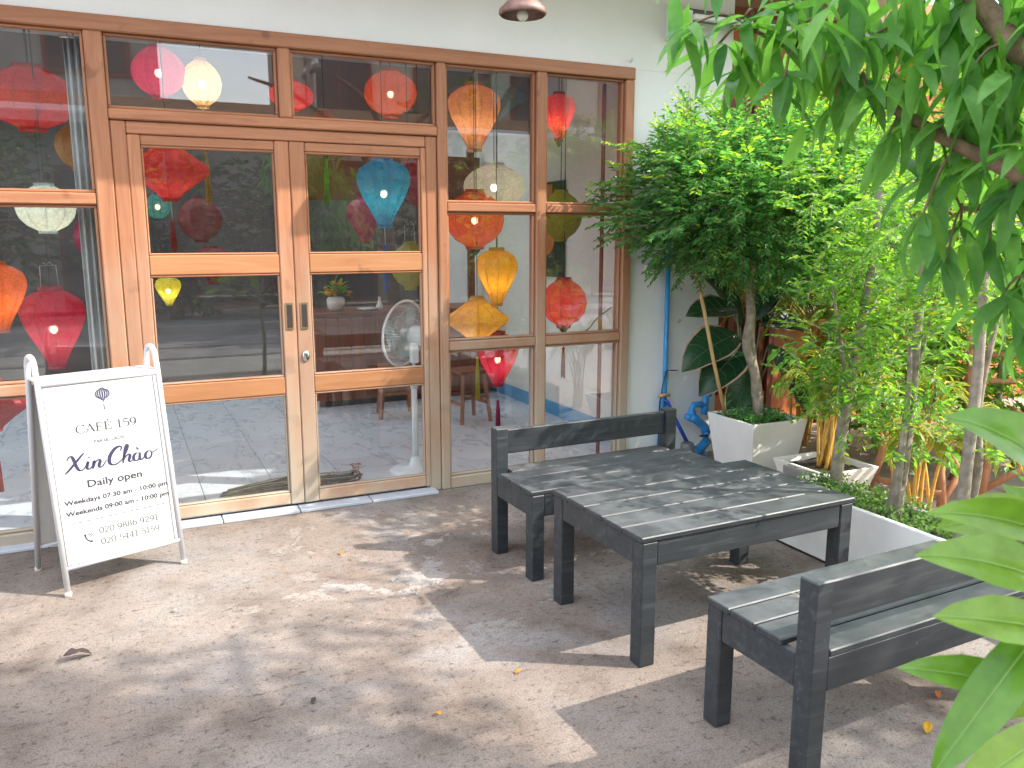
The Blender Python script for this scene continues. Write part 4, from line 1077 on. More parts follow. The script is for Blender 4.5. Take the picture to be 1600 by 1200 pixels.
bn = thing('stalk_bundle', 'bundle of dark dry stalks with red tips lying inside along the doors', 'bundle', (0.82, 0.335, 0.008))
for i in range(46):
    x0 = rnd.uniform(-0.40, -0.15); x1 = rnd.uniform(0.12, 0.42); y0 = rnd.uniform(-0.05, 0.05); z0 = 0.012 + 0.075 * rnd.random() * (1 - abs(y0) / 0.08)
    y1 = y0 + rnd.uniform(-0.02, 0.02)
    r_ = rnd.uniform(0.003, 0.0055)
    pts = [(x0, y0, max(r_, z0 * 0.5)), ((x0 + x1) / 2, (y0 + y1) / 2 + 0.01 * wob(i), z0 + r_), (x1, y1, max(r_, z0 * 0.9)), (x1 + 0.03, y1 + rnd.uniform(-.02, .02), max(r_, z0 + rnd.uniform(-.02, .03)))]
    s_ = MB().tube(spline(pts, 4), [r_] * 12 + [r_ * 0.5], 6).build('stalk', 'stalk_green' if i % 3 == 0 else 'stalk', bn, True)
    if i % 3 == 0:
        t_ = MB()
        for k in range(4): t_.leaf((pts[3][0] - 0.02, pts[3][1], pts[3][2] + 0.004), (1, rnd.uniform(-.6, .6), rnd.uniform(0, .5)), (0, 0, 1), 0.045, 0.02, 0.5)
        t_.build('red_tip', 'red_petal', s_, True)
lv = thing('floor_vase', 'tiny pale vase with yellow flowers on the floor before the bar', 'vase', (1.43, 2.42, 0.008))
MB().lathe([(0.0, 0), (0.03, 0), (0.04, 0.03), (0.035, 0.09), (0.04, 0.10)], 16).build('vase_body', 'white_china', lv, True)
t_ = MB()
for k in range(14):
    a = k * 2.4; t_.leaf((0, 0, 0.09), (math.cos(a) * 0.5, math.sin(a) * 0.5, 1), (math.cos(a), math.sin(a), 0.2), rnd.uniform(.08, .14), .03, 0.6)
tag(t_.build('blossom', 'leaf_yellow', lv, True), kind='stuff')
pc = thing('wall_picture', 'black and orange picture hanging on the white side wall in the room', 'picture', (3.236, 1.56, 1.54))
box('canvas', (-0.03, -0.22, -0.38), (-0.002, 0.22, 0.38), 'poster_black', pc, 0.004)
MB().lathe([(0.0, 0.0), (0.16, 0.0), (0.16, 0.003), (0.0, 0.003)], 28).build('painted_disc', 'poster_orange', pc, False, (-0.031, 0.06, -0.05), (0, R(-90), 0))
box('painted_band', (-0.034, -0.05, 0.16), (-0.031, 0.22, 0.36), 'poster_orange', pc, 0)
cb = MB().tube(spline([(3.232, 0.50, 1.45), (3.215, 0.46, 1.32), (3.20, 0.42, 1.20), (3.21, 0.36, 1.17), (3.228, 0.33, 1.24), (3.232, 0.30, 1.36)], 6), 0.006, 6)
cb.tube(spline([(3.225, 0.62, 0.98), (3.10, 0.62, 0.90), (3.05, 0.66, 0.82), (2.95, 0.75, 0.74)], 5), 0.005, 6)
tag(cb.build('cable_loop', 'cable', None, True), 'loose black cables looped on the side wall of the room', 'cable')
sb = thing('wall_switch', 'pale switch plate beside the loose cables on the side wall', 'switch', (3.239, 0.36, 1.30))
box('plate', (-0.012, -0.045, -0.07), (0, 0.045, 0.07), 'fan_white', sb, 0.003); box('rocker', (-0.016, -0.018, -0.03), (-0.0125, 0.018, 0.03), 'ivory', sb, 0.002)

# ------------------------------------------------------------------ planters
def planter(name, label, cx, cy, w0, w1, h, cat='planter', zb=0.0, soil=0.03):
    """open square tapered planter: four walls with thickness, soil inside"""
    p = thing(name, label, cat, (cx, cy, zb))
    t = 0.02
    m = MB()
    def ring(w, z): return [(-w, -w, z), (w, -w, z), (w, w, z), (-w, w, z)]
    m.v = ring(w0, 0) + ring(w1, h) + ring(w1 - t, h) + ring(w1 - t - (w1 - w0) * 0.3, h * 0.7)
    for a in (0, 4, 8):
        for k in range(4): m.f.append((a + k, a + (k + 1) % 4, a + 4 + (k + 1) % 4, a + 4 + k))
    m.f.append((3, 2, 1, 0))
    o = m.build('planter_box', 'planter', p)
    bv = o.modifiers.new('bevel', 'BEVEL'); bv.width = 0.004; bv.segments = 2
    s = MB(); wi = w1 - t - 0.001 - (w1 - w0) * soil / h
    n = 9
    for i in range(n):
        for j in range(n):
            s.v.append((-wi + 2 * wi * i / (n - 1), -wi + 2 * wi * j / (n - 1), h - soil + 0.010 * wob(i * 11 + j, cx)))
    for i in range(n - 1):
        for j in range(n - 1): s.f.append((i * n + j, (i + 1) * n + j, (i + 1) * n + j + 1, i * n + j + 1))
    s.build('soil', 'soil', p, True)
    return p
planter('square_planter', 'tall white tapered planter holding the bushy potted tree by the wall', 3.555, -0.585, 0.165, 0.215, 0.385)
planter('low_planter', 'low white tapered planter with yellow cane palm behind the table', 3.62, -1.10, 0.15, 0.205, 0.205)
tr = thing('trough_planter', 'long white planting trough along the right end of the benches', 'planter', (2.99, -2.03, 0))
tx, ty, th_ = 0.135, 0.50, 0.315
box('long_wall', (-tx, -ty, 0.012), (-tx + 0.025, ty, th_), 'planter', tr, 0.004)
box('long_wall', (tx, -ty - 0.9, 0.012), (tx + 0.045, ty + 0.25, th_ - 0.02), 'kerb', tr, 0.006)
box('end_wall', (-tx + 0.0255, -ty, 0.012), (tx - 0.0005, -ty + 0.025, th_ - 0.002), 'planter', tr, 0.004)
box('end_wall', (-tx + 0.0255, ty - 0.025, 0.012), (tx - 0.0005, ty, th_ - 0.002), 'planter', tr, 0.004)
box('base_strip', (-tx + 0.006, -ty + 0.01, 0.0), (tx - 0.005, ty - 0.01, 0.0115), 'soil', tr, 0)
sl = MB(); nx, ny = 6, 20
for i in range(nx):
    for j in range(ny): sl.v.append((-tx + 0.026 + (2 * tx - 0.028) * i / (nx - 1), -ty + 0.026 + (2 * ty - 0.052) * j / (ny - 1), th_ - 0.045 + 0.012 * wob(i * 31 + j, 5)))
for i in range(nx - 1):
    for j in range(ny - 1): sl.f.append((i * ny + j, (i + 1) * ny + j, (i + 1) * ny + j + 1, i * ny + j + 1))
sl.build('soil', 'soil', tr, True)
gc = MB()
def mini(m, p, d, n, L, W, fold=0.25):
    """small leaf: two triangles folded on the midrib"""
    side = d.cross(n)
    q = p + d * (L * 0.45)
    up = n * (W * fold)
    m.add([p, q - side * (W * .5) + up, p + d * L - n * (L * 0.12), q + side * (W * .5) + up], [(0, 2, 1), (0, 3, 2)])
def rdir(r, zmin=-1.0):
    while True:
        v = Vector((r.uniform(-1, 1), r.uniform(-1, 1), r.uniform(-1, 1)))
        if 0.05 < v.length < 1:
            v.normalize()
            if v.z >= zmin: return v
for i in range(2600):
    p = Vector((2.99 + rnd.uniform(-tx + .02, tx + .05), -2.03 + rnd.uniform(-ty + .02, ty - .02), th_ - 0.045 + 0.07 * rnd.random() ** 1.5))
    mini(gc, p, rdir(rnd, -0.1), rdir(rnd, 0.3), rnd.uniform(.018, .032), rnd.uniform(.012, .02))
tag(gc.build('ground_cover', 'ground_cover', None, False), 'low small leaved ground cover filling the white trough', 'ground cover', kind='stuff')
gp = MB()
for i in range(900):
    p = Vector((3.555 + rnd.uniform(-.18, .18), -0.585 + rnd.uniform(-.18, .18), 0.362 + 0.05 * rnd.random() ** 1.5))
    mini(gp, p, rdir(rnd, -0.1), rdir(rnd, 0.3), rnd.uniform(.018, .03), rnd.uniform(.012, .02))
tag(gp.build('planter_undergrowth', 'leaf_pot', None, False), 'dark green seedlings carpeting the tall square planter', 'seedlings', kind='stuff')

# ------------------------------------------------------------------ trees and shrubs
def sprig(m, r, p, d, L, n, ll, lw, m_tip=None, droop=0.25, tw=None):
    """leafy twig: leaves in pairs along a short drooping shoot, the end ones in the tip mesh"""
    d = d.normalized(); q = p.copy()
    a = d.orthogonal().normalized()
    if tw is not None: tw.tube([p, p + d * L * 0.5, p + d * L - Vector((0, 0, L * 0.15 * droop * 4))], [0.0022, 0.0017, 0.001], 3, False)
    for i in range(n):
        t = (i + 1) / n
        dd = (d - Vector((0, 0, droop * t * 0.8))).normalized()
        q = q + dd * (L / n)
        s = 1 if i % 2 else -1
        side = (dd.cross(Vector((0, 0, 1))))
        side = side.normalized() if side.length > 0.05 else a
        out = (side * s * r.uniform(.6, 1.1) + dd * r.uniform(.5, .9) + Vector((0, 0, r.uniform(-.25, .15)))).normalized()
        nn = (Vector((0, 0, 1)) + side * s * 0.3 + Vector((r.uniform(-.5, .5), r.uniform(-.5, .5), 0))); nn = (nn - out * nn.dot(out)).normalized()
        k = r.uniform(.75, 1.15) * (1.0 if t < 0.8 else 0.8)
        mini(m_tip if (m_tip is not None and t > 0.55) else m, q, out, nn, ll * k, lw * k)
def limb(m, pts, r0, r1, seg=8):
    f = spline(pts, 5); n = len(f)
    m.tube(f, [r0 + (r1 - r0) * (i / (n - 1)) for i in range(n)], seg)
    return f

# potted tree: wide umbrella crown on a twisted double trunk
r = random.Random(21)
pt = thing('potted_tree', 'bushy dark green tree with broad crown growing from the square white planter', 'tree', (3.555, -0.585, 0.35))
o3 = Vector((3.555, -0.585, 0.35))
tk = MB()
def L3(*pts): return [tuple(Vector(p) - o3) for p in pts]
limb(tk, L3((3.57, -.585, .33), (3.56, -.58, .50), (3.52, -.58, .67), (3.44, -.59, .84), (3.45, -.60, 1.02), (3.43, -.58, 1.22), (3.30, -.60, 1.45)), .036, .018)
limb(tk, L3((3.55, -.575, .50), (3.54, -.56, .66), (3.49, -.57, .86), (3.50, -.56, 1.02), (3.49, -.56, 1.18), (3.60, -.58, 1.45)), .028, .016)
crown_c = Vector((3.42, -0.66, 1.71)); crown_r = Vector((0.95, 0.68, 0.49))
for k in range(9):
    a = 2 * PI * k / 9 + 0.3
    e = crown_c + Vector((crown_r.x * .75 * math.cos(a), crown_r.y * .7 * math.sin(a), r.uniform(-.1, .25)))
    b0 = Vector((3.44, -.58, 1.15 + .12 * r.random()))
    limb(tk, L3(b0, (b0 + e) / 2 + Vector((0, 0, .12)), e), .014, .004, 6)
tk.build('trunk', 'bark', pt, True)
cr = MB(); ct_ = MB(); tws = MB()
def lump(d): return 1.0 + 0.42 * mnoise.noise(d * 2.6 + Vector((3, 1, 7))) + 0.12 * mnoise.noise(d * 6)
n_s = 0
while n_s < 3300:
    d = rdir(r)
    lo = 1.0
    rr = r.random() ** 0.42 * min(1.12, lump(d))
    p = crown_c + Vector((d.x * crown_r.x, d.y * crown_r.y, d.z * crown_r.z)) * rr
    # underside rises towards the left tip, hangs by the trunk
    if p.z < 1.22 + 0.28 * max(0.0, (3.25 - p.x)) + 0.10 * max(0, p.x - 3.9): 
        if r.random() < 0.93: continue
    if p.x > 4.2 and r.random() < 0.5: continue
    if p.y > -0.06: continue
    od = (p - crown_c); od.z = od.z * 1.2 + 0.15
    od = (od.normalized() + rdir(r) * 0.6).normalized()
    if p.y + od.y * .16 > -0.05: od.y = -abs(od.y)
    top = d.z > 0.1 and rr > 0.85 and r.random() < 0.55
    sprig(cr, r, p, od, r.uniform(.09, .17), r.randint(8, 12),   .046, .024, ct_ if top else None, 0.35, tws)
    n_s += 1
for k in range(13):      # upright shoots above the crown
    b0 = crown_c + Vector((r.uniform(-.75, .75), r.uniform(-.4, .3), 0.33))
    L = r.uniform(.18, .36)
    tws.tube([tuple(b0), tuple(b0 + Vector((r.uniform(-.03, .03), 0, L)))], [.003, .0015], 4)
    for j in range(14): mini(ct_, b0 + Vector((0, 0, L * (j + 1) / 14)), Vector((math.cos(j * 2.4), math.sin(j * 2.4), .35)).normalized(), Vector((0, 0, 1)), .028, .015)
for nm, mm, mt in (('foliage', cr, 'leaf_pot'), ('young_foliage', ct_, 'leaf_tip'), ('twigs', tws, 'bark_dark')):
    o = MB().add([Vector(p) - o3 for p in mm.v], mm.f).build(nm, mt, pt, False); o['kind'] = 'stuff'

def shrub(name, label, base, stems, blobs, n, ll, lw, mat, mat_tip, bark, seed, dens=10, group=None, tipf=0.3, cat='tree'):
    """slender tree: stems are point lists in world space, blobs are (centre, radii, share)"""
    r = random.Random(seed)
    base = Vector(base)
    t = thing(name, label, cat, tuple(base), 0, group)
    for st in stems:
        m = MB(); limb(m, [tuple(Vector(p) - base) for p in st[2:]], st[0], st[1], 8)
        m.build('trunk', bark, t, True)
    a = MB(); b = MB(); w = MB()
    tot = sum(x[2] for x in blobs)
    for c, rad, sh in blobs:
        c = Vector(c)
        for i in range(int(n * sh / tot)):
            d = rdir(r)
            q = r.random() ** 0.45 * (1 + 0.3 * mnoise.noise(d * 2.1 + c))
            p = c + Vector((d.x * rad[0], d.y * rad[1], d.z * rad[2])) * q
            od = (d * Vector((1, 1, .6)).length * 0.4 + rdir(r) * 0.6 + Vector((0, 0, .25))).normalized()
            sprig(a, r, p - base, od, r.uniform(.08, .16), r.randint(dens - 3, dens), ll, lw, b if r.random() < tipf else None, 0.4, w)
    for nm, mm, mt in (('foliage', a, mat), ('young_foliage', b, mat_tip), ('twigs', w, bark)):
        if mm.v: mm.build(nm, mt, t, False)['kind'] = 'stuff'
    return t
shrub('slender_tree', 'slender tree at the far end of the white trough with grey leaning trunk', (3.11, -1.66, .27),
      [(.032, .014, (3.11, -1.66, .26), (3.13, -1.66, .6), (3.20, -1.66, 1.04), (3.25, -1.66, 1.4), (3.26, -1.66, 1.75)), (.012, .005, (3.15, -1.66, .75), (3.02, -1.70, 1.05), (2.95, -1.7, 1.3)), (.012, .005, (3.18, -1.66, .95), (3.36, -1.6, 1.2), (3.45, -1.6, 1.5))],
      [((3.00, -1.68, 1.02), (.22, .22, .30), 1.1), ((3.30, -1.64, 1.25), (.32, .28, .34), 1.6), ((3.22, -1.66, 1.70), (.42, .34, .34), 1.8), ((3.38, -1.6, .80), (.20, .2, .22), .7), ((3.08, -1.7, .70), (.16, .16, .14), .5)],
      560, .046, .023, 'leaf_trough', 'leaf_tip', 'bark', 31, 10, 'slender trees in the white trough')
shrub('slender_tree', 'slender pale stemmed tree in the middle of the white trough', (2.99, -2.10, .27),
      [(.034, .016, (2.99, -2.10, .26), (3.02, -2.10, .5), (3.04, -2.10, .76), (3.04, -2.1, 1.04), (3.05, -2.1, 1.5)), (.018, .008, (2.99, -2.11, .28), (2.985, -2.12, .55), (3.0, -2.12, .82), (2.98, -2.12, 1.05)), (.010, .004, (3.04, -2.1, .8), (3.16, -2.05, 1.05), (3.22, -2.05, 1.3))],
      [((3.02, -2.1, 1.0), (.22, .22, .30), 1.2), ((3.16, -2.06, 1.22), (.24, .24, .28), 1.1), ((3.03, -2.1, 1.55), (.30, .26, .28), 1.2), ((3.1, -2.1, .66), (.17, .16, .15), .6)],
      280, .048, .024, 'leaf_trough', 'leaf_tip', 'bark', 32, 9, 'slender trees in the white trough', 0.4)
shrub('slender_tree', 'forked tree at the near end of the white trough behind the broad foreground leaves', (2.96, -2.44, .27),
      [(.026, .016, (2.965, -2.44, .26), (2.95, -2.45, .58), (2.96, -2.45, .93), (2.95, -2.45, 1.2), (2.93, -2.45, 1.6)), (.020, .010, (2.985, -2.45, .40), (3.02, -2.45, .60), (3.00, -2.44, .85), (3.06, -2.44, 1.2))],
      [((3.02, -2.45, .66), (.16, .14, .14), .4), ((2.98, -2.45, 1.40), (.34, .30, .30), 1.1), ((3.0, -2.45, 1.85), (.45, .40, .30), 1.0)],
      90, .048, .024, 'leaf_trough', 'leaf_tip', 'bark', 33, 9, 'slender trees in the white trough', 0.4)

# broad dark leaved plant behind the planter, big blades as single parts
def blade(m, base, d, n, L, W, droop, segs=7, wave=0.05, shape=0.45, vein=0.0):
    """large leaf: five points across, folded on the midrib and waved along the margin"""
    d = Vector(d).normalized(); n = Vector(n); n = (n - d * n.dot(d)).normalized(); side = d.cross(n)
    p = Vector(base); o = len(m.v)
    for i in range(segs + 1):
        t = i / segs
        w = W * 0.5 * max(0.015, math.sin(PI * min(1, (0.02 + 0.98 * t) ** (math.log(.5) / math.log(shape)))) ** 0.75)
        for k in (-1, -.5, 0, .5, 1):
            hgt = abs(k) * w * 0.28 + wave * w * math.sin(i * 2.1 + k * 2) * abs(k)
            m.v.append(tuple(p + side * (w * k) + n * hgt))
        a = -droop / segs * (0.5 + t)
        d2 = d * math.cos(a) + n * math.sin(a); n = n * math.cos(a) - d * math.sin(a); d = d2
        p = p + d * (L / segs)
    for i in range(segs):
        for k in range(4): m.f.append((o + i * 5 + k, o + i * 5 + k + 1, o + (i + 1) * 5 + k + 1, o + (i + 1) * 5 + k))
    return m
cl_ = thing('broad_leaf_plant', 'plant with broad dark striped leaves and dry pink margins behind the planter', 'plant', (3.78, -0.24, 0.0))
oc = Vector((3.78, -0.24, 0.0))
CL = [((3.62, -.27, 1.02), (-1, -.15, .12), .34, .17, .5), ((3.60, -.30, .86), (-.95, -.25, -.12), .40, .21, 1.0), ((3.68, -.30, .80), (-.8, -.3, -.35), .42, .20, .9), ((3.70, -.32, .62), (-.5, -.3, -.75), .32, .17, .4),
      ((3.84, -.34, .78), (.35, -.4, -.65), .44, .20, .4), ((3.82, -.28, .92), (.9, -.25, .1), .38, .19, .9), ((3.78, -.25, .95), (.25, -.2, .8), .36, .17, .9), ((3.72, -.2, .9), (-.3, .1, .8), .34, .15, .8), ((3.9, -.3, .7), (.8, -.3, -.4), .36, .18, .6)]
CL = [(b, d, L * 1.22, W * 1.28, dr) for b, d, L, W, dr in CL]
for i, (b, d, L, W, dr) in enumerate(CL):
    b = Vector(b) - oc
    st = MB(); limb(st, [(0.02 * wob(i), 0.02 * wob(i + 3), 0.0), tuple(b * 0.5 + Vector((0, 0, .12))), tuple(b)], .009, .005, 6)
    st.build('leaf_stalk', 'stalk_green', cl_, True)
    lf = blade(MB(), b, d, (0.1 * wob(i), -0.55, .8), L, W, dr).build('leaf', 'leaf_calathea', cl_, True)
    vn = MB()
    for j in range(1, 7):
        for s_ in (0, 4):
            a_, m_, b_ = (Vector(lf.data.vertices[q].co) for q in (j * 5 + 2, (j + .5).__int__() * 5 + (1 if s_ == 0 else 3), (j + 1) * 5 + s_))
            up_ = Vector((0, -.003, .004))
            vn.tube([tuple(a_ + up_), tuple((a_ + b_) / 2 + up_ * 0.6 - (a_ + b_ - 2 * m_) * 0.25), tuple(b_ * .94 + a_ * .06 + up_)], .0013, 4, False)
    vn.tube([tuple(Vector(lf.data.vertices[q * 5 + 2].co) + Vector((0, -.002, .003))) for q in range(8)], .0024, 5)
    vn.build('veins', 'vein', lf, True)
    # dry rim along both margins
    rim = MB(); nn = 8
    for s_ in (0, 4):
        pts = [Vector(lf.data.vertices[j * 5 + s_].co) for j in range(nn)]
        cen = [Vector(lf.data.vertices[j * 5 + 2].co) for j in range(nn)]
        for j in range(1, nn - 1):
            o1 = (pts[j] - cen[j]) * 1.035 + cen[j]; o2 = (pts[j + 1] - cen[j + 1]) * 1.035 + cen[j + 1]
            rim.add([pts[j] * .93 + cen[j] * .07, o1, o2, pts[j + 1] * .93 + cen[j + 1] * .07], [(0, 1, 2, 3)])
    rm = MB().add([Vector(p) + Vector((0, -0.0025, 0.002)) for p in rim.v], rim.f).build('dry_margin', 'leaf_edge', lf, True)

def palm(label, loc, n, h, seed, group='yellow cane palms'):
    r = random.Random(seed)
    t = thing('cane_palm', label, 'palm', loc, 0, group)
    for k in range(n):
        a = 2 * PI * k / n + r.uniform(-.4, .4)
        bx, by_ = r.uniform(-.06, .06), r.uniform(-.06, .06)
        lean = r.uniform(.15, .5)
        tip = Vector((bx + math.cos(a) * lean * h, by_ + math.sin(a) * lean * h, h * r.uniform(.75, 1.1)))
        mid = Vector((bx + math.cos(a) * lean * h * .25, by_ + math.sin(a) * lean * h * .25, h * .55))
        end = tip + Vector((math.cos(a) * .18 * h, math.sin(a) * .18 * h, -.10 * h))
        pts = spline([(bx, by_, 0), tuple(mid), tuple(tip), tuple(end)], 6)
        MB().tube(pts, [0.010 * (1 - .85 * i / len(pts)) for i in range(len(pts))], 6).build('cane', 'palm_stem', t, True)
        lf = MB()
        for i in range(8, len(pts)):
            p = Vector(pts[i]); dd = (p - Vector(pts[i - 1])).normalized()
            sd = dd.cross(Vector((0, 0, 1))).normalized()
            for s_ in (-1, 1):
                for q in (0, .5):
                    pp = p.lerp(Vector(pts[i - 1]), q)
                    lf.leaf(pp, sd * s_ + dd * .8 + Vector((0, 0, .15)), (0, 0, 1), h * .22 * r.uniform(.8, 1.1), .017, .9, 3, .2)
        tag(lf.build('frond', 'leaf_palm', t, True))
    return t
palm('yellow cane palm growing in the low white planter', (3.62, -1.10, .175), 11, .62, 41)
palm('yellow cane palm on the paving behind the trough trees', (3.62, -1.72, 0.0), 9, .75, 42)
palm('tall yellow cane palm against the orange timber wall', (4.35, -.15, 0.0), 11, 1.35, 43)

# prop pole standing in the planter
tag(MB().tube([(3.405, -.47, .37), (3.30, -.455, .74), (3.215, -.45, 1.06), (3.12, -.44, 1.38)], .0115, 8).build('prop_pole', 'bamboo', None, True), 'thin bare wooden pole leaning in the square planter', 'pole')

# foreground tree: limb and big drooping leaves at upper right, crown going on over the terrace
r = random.Random(5)
ft = thing('shade_tree', 'large shade tree with long drooping leaves reaching in at upper right', 'tree', (2.75, -4.30, -0.02))
of = Vector((2.75, -4.30, -0.02))
TIPS = [(1.17,-2.96,1.95),(1.27,-2.93,1.92),(1.28,-3.01,1.97),(1.32,-2.94,1.87),(1.38,-3.01,1.95),(1.31,-3.11,1.83),(1.33,-3.18,1.93),(1.50,-3.03,1.88),(1.44,-3.19,1.90),(1.46,-3.19,1.81),(1.61,-3.11,1.96),(1.54,-3.20,1.83),(1.66,-3.17,1.75),(1.58,-3.25,1.88),(1.62,-3.26,1.96),(1.56,-3.34,1.80),(1.67,-3.31,1.89),(1.74,-3.28,1.77),(1.69,-3.37,1.80),(1.51,-3.05,1.78),(1.58,-3.15,1.71),(1.62,-3.44,1.67),(1.74,-3.13,1.65),(1.76,-3.23,1.66),(1.75,-3.33,1.59),(1.60,-3.24,1.53),(1.81,-3.18,1.52),(1.72,-3.22,1.44),(1.82,-3.25,1.47),(1.89,-3.28,1.48),(1.83,-3.28,1.35),(1.90,-3.30,1.27),(1.61,-3.30,1.76),(1.71,-3.31,1.95),(1.36,-3.07,1.99),(1.90,-3.27,1.38)]
tk = MB()
def F3(*pts): return [tuple(Vector(p) - of) for p in pts]
limb(tk, F3((2.75, -4.30, -.02), (2.72, -4.28, .6), (2.66, -4.22, 1.2), (2.60, -4.15, 1.8)), .085, .06, 12)
tk.build('trunk', 'bark_dark', ft, True)
BR = [(.040, .014, (2.62, -4.18, 1.55), (2.15, -3.80, 1.80), (1.80, -3.50, 1.83), (1.67, -3.39, 1.86), (1.64, -3.32, 1.95), (1.59, -3.26, 2.05), (1.5, -3.15, 2.25)),
      (.026, .004, (2.62, -4.18, 1.35), (2.2, -3.75, 1.47), (1.86, -3.46, 1.56), (1.66, -3.27, 1.69), (1.56, -3.15, 1.79), (1.46, -3.07, 1.87), (1.34, -2.98, 1.95)),
      (.050, .016, (2.60, -4.15, 1.8), (2.55, -3.9, 2.3), (2.3, -3.5, 2.7), (1.9, -3.2, 2.9)), (.045, .014, (2.60, -4.15, 1.8), (2.75, -4.0, 2.4), (3.0, -3.5, 2.8), (3.1, -3.1, 2.9)), (.04, .012, (2.60, -4.15, 1.8), (2.3, -4.1, 2.4), (1.7, -3.9, 2.8), (1.2, -3.6, 2.9)),
      (.018, .006, (2.0, -3.62, 1.50), (1.9, -3.42, 1.42), (1.88, -3.32, 1.40)), (.016, .005, (1.86, -3.46, 1.56), (1.84, -3.30, 1.56), (1.78, -3.20, 1.56))]
anchors = []
for b in BR:
    m = MB(); f = limb(m, F3(*b[2:]), b[0], b[1], 8); m.build('branch', 'bark_dark', ft, True); anchors += [Vector(p) for p in f]
LM = []
for (dr, fo) in ((.5, .15), (.9, .2), (.3, .12), (1.2, .22)):
    LM.append(MB().leaf((0, 0, 0), (1, 0, 0), (0, 0, 1), 1.0, 0.235, dr, 6, fo, 0.40).mesh('leaf', M['leaf_big'], True))
LMY = MB().leaf((0, 0, 0), (1, 0, 0), (0, 0, 1), 1.0, 0.34, .4, 6, .15, 0.45).mesh('leaf', M['leaf_yellow'], True)
def orient(p, d, n, s):
    d = d.normalized(); n = (n - d * n.dot(d)).normalized(); y = n.cross(d)
    return Matrix.Translation(p) @ Matrix((d, y, n)).transposed().to_4x4() @ Matrix.Scale(s, 4)
tws = MB(); nl = 0
for tpt in TIPS:
    tp = Vector(tpt) - of
    a = min(anchors, key=lambda q: (q - tp).length)
    mid = (a + tp) / 2 + Vector((0, 0, .03))
    tws.tube(spline([tuple(a), tuple(mid), tuple(tp)], 3), 0.0032, 4)
    gd = (tp - a); gd = gd.normalized() if gd.length > .02 else Vector((-1, 0, 0))
    k0 = r.uniform(0, 6)
    for k in range(8):
        an = k0 + k * 2.4
        d = Vector((math.cos(an), math.sin(an), r.uniform(-1.1, .05))) + gd * .45
        o = link('leaf', LM[r.randrange(4)], ft)
        o.matrix_basis = orient(tp - gd * .02 * (k % 3), d, Vector((r.uniform(-.4, .4), r.uniform(-.4, .4), 1)), r.uniform(.095, .155))
        nl += 1
o = link('leaf', LMY, ft); o['label'] = 'single yellowed leaf'
o.matrix_basis = orient(Vector((1.560, -3.215, 1.862)) - of, Vector((.15, .1, -1)), Vector((-.5, -.8, .1)), .085)
tag(tws.build('twigs', 'bark_dark', ft, True), kind='stuff')
fo = MB(); fr_ = random.Random(9)
for i in range(560):                      # leaves farther back on the same boughs
    tp = Vector(TIPS[fr_.randrange(len(TIPS))]) - of + Vector((fr_.uniform(-.05, .35), fr_.uniform(-.25, .10), fr_.uniform(-.05, .30)))
    dd = Vector((fr_.uniform(-1, 1), fr_.uniform(-1, 1), fr_.uniform(-1.2, .0)))
    fo.leaf(tp, dd, Vector((fr_.uniform(-.4, .4), fr_.uniform(-.4, .4), 1)), fr_.uniform(.11, .17), .036, .7, 4, .15, .4)
tag(fo.build('upper_foliage', 'leaf_big', ft, True), kind='stuff')
# tall street-side tree whose high crown shades the foreground of the terrace
tt = thing('tall_tree', 'tall tree beside the pavement whose high crown shades the terrace', 'tree', (4.7, -6.2, -0.03))
ot = Vector((4.7, -6.2, -0.03))
m = MB(); limb(m, [(0, 0, 0), (.05, .02, 1.6), (-.05, .05, 3.2), (-.2, .2, 4.6)], .15, .07, 12); m.build('trunk', 'bark_dark', tt, True)
cen = Vector((4.22, -6.05, 5.2)) - ot
for k in range(8):
    a = k * .785; m = MB(); limb(m, [(-.08, .08, 3.3 + .12 * k), tuple(cen + Vector((.7 * math.cos(a), .7 * math.sin(a), -.4))), tuple(cen + Vector((1.5 * math.cos(a), 1.4 * math.sin(a), .1)))], .05, .012, 6); m.build('branch', 'bark_dark', tt, True)
m = MB()
for i in range(12500):
    d = rdir(fr_)
    q = fr_.random() ** .45 * (1 + .32 * mnoise.noise(d * 2.2 + Vector((1, 5, 2))))
    p = cen + Vector((d.x * 1.80, d.y * 1.75, d.z * .6)) * q
    m.leaf(p, Vector((fr_.uniform(-1, 1), fr_.uniform(-1, 1), fr_.uniform(-.8, .3))), Vector((fr_.uniform(-.6, .6), fr_.uniform(-.6, .6), 1)), fr_.uniform(.11, .18), .056, .7, 3, .15, .4)
for i in range(1250):
    d = rdir(fr_)
    q = fr_.random() ** .45 * (1 + .4 * mnoise.noise(d * 2.2 + Vector((8, 5, 2))))
    p = Vector((7.0, -6.5, 5.2)) - ot + Vector((d.x * 1.15, d.y * .85, d.z * .5)) * q
    m.leaf(p, Vector((fr_.uniform(-1, 1), fr_.uniform(-1, 1), fr_.uniform(-.8, .3))), Vector((fr_.uniform(-.6, .6), fr_.uniform(-.6, .6), 1)), fr_.uniform(.13, .2), .055, .7, 3, .15, .4)
tag(m.build('foliage', 'leaf_big', tt, True), kind='stuff')
m = MB(); limb(m, [(-.02, .04, 3.0), (1.0, -.1, 4.2), (2.3, -.3, 5.2)], .06, .02, 8); m.build('branch', 'bark_dark', tt, True)

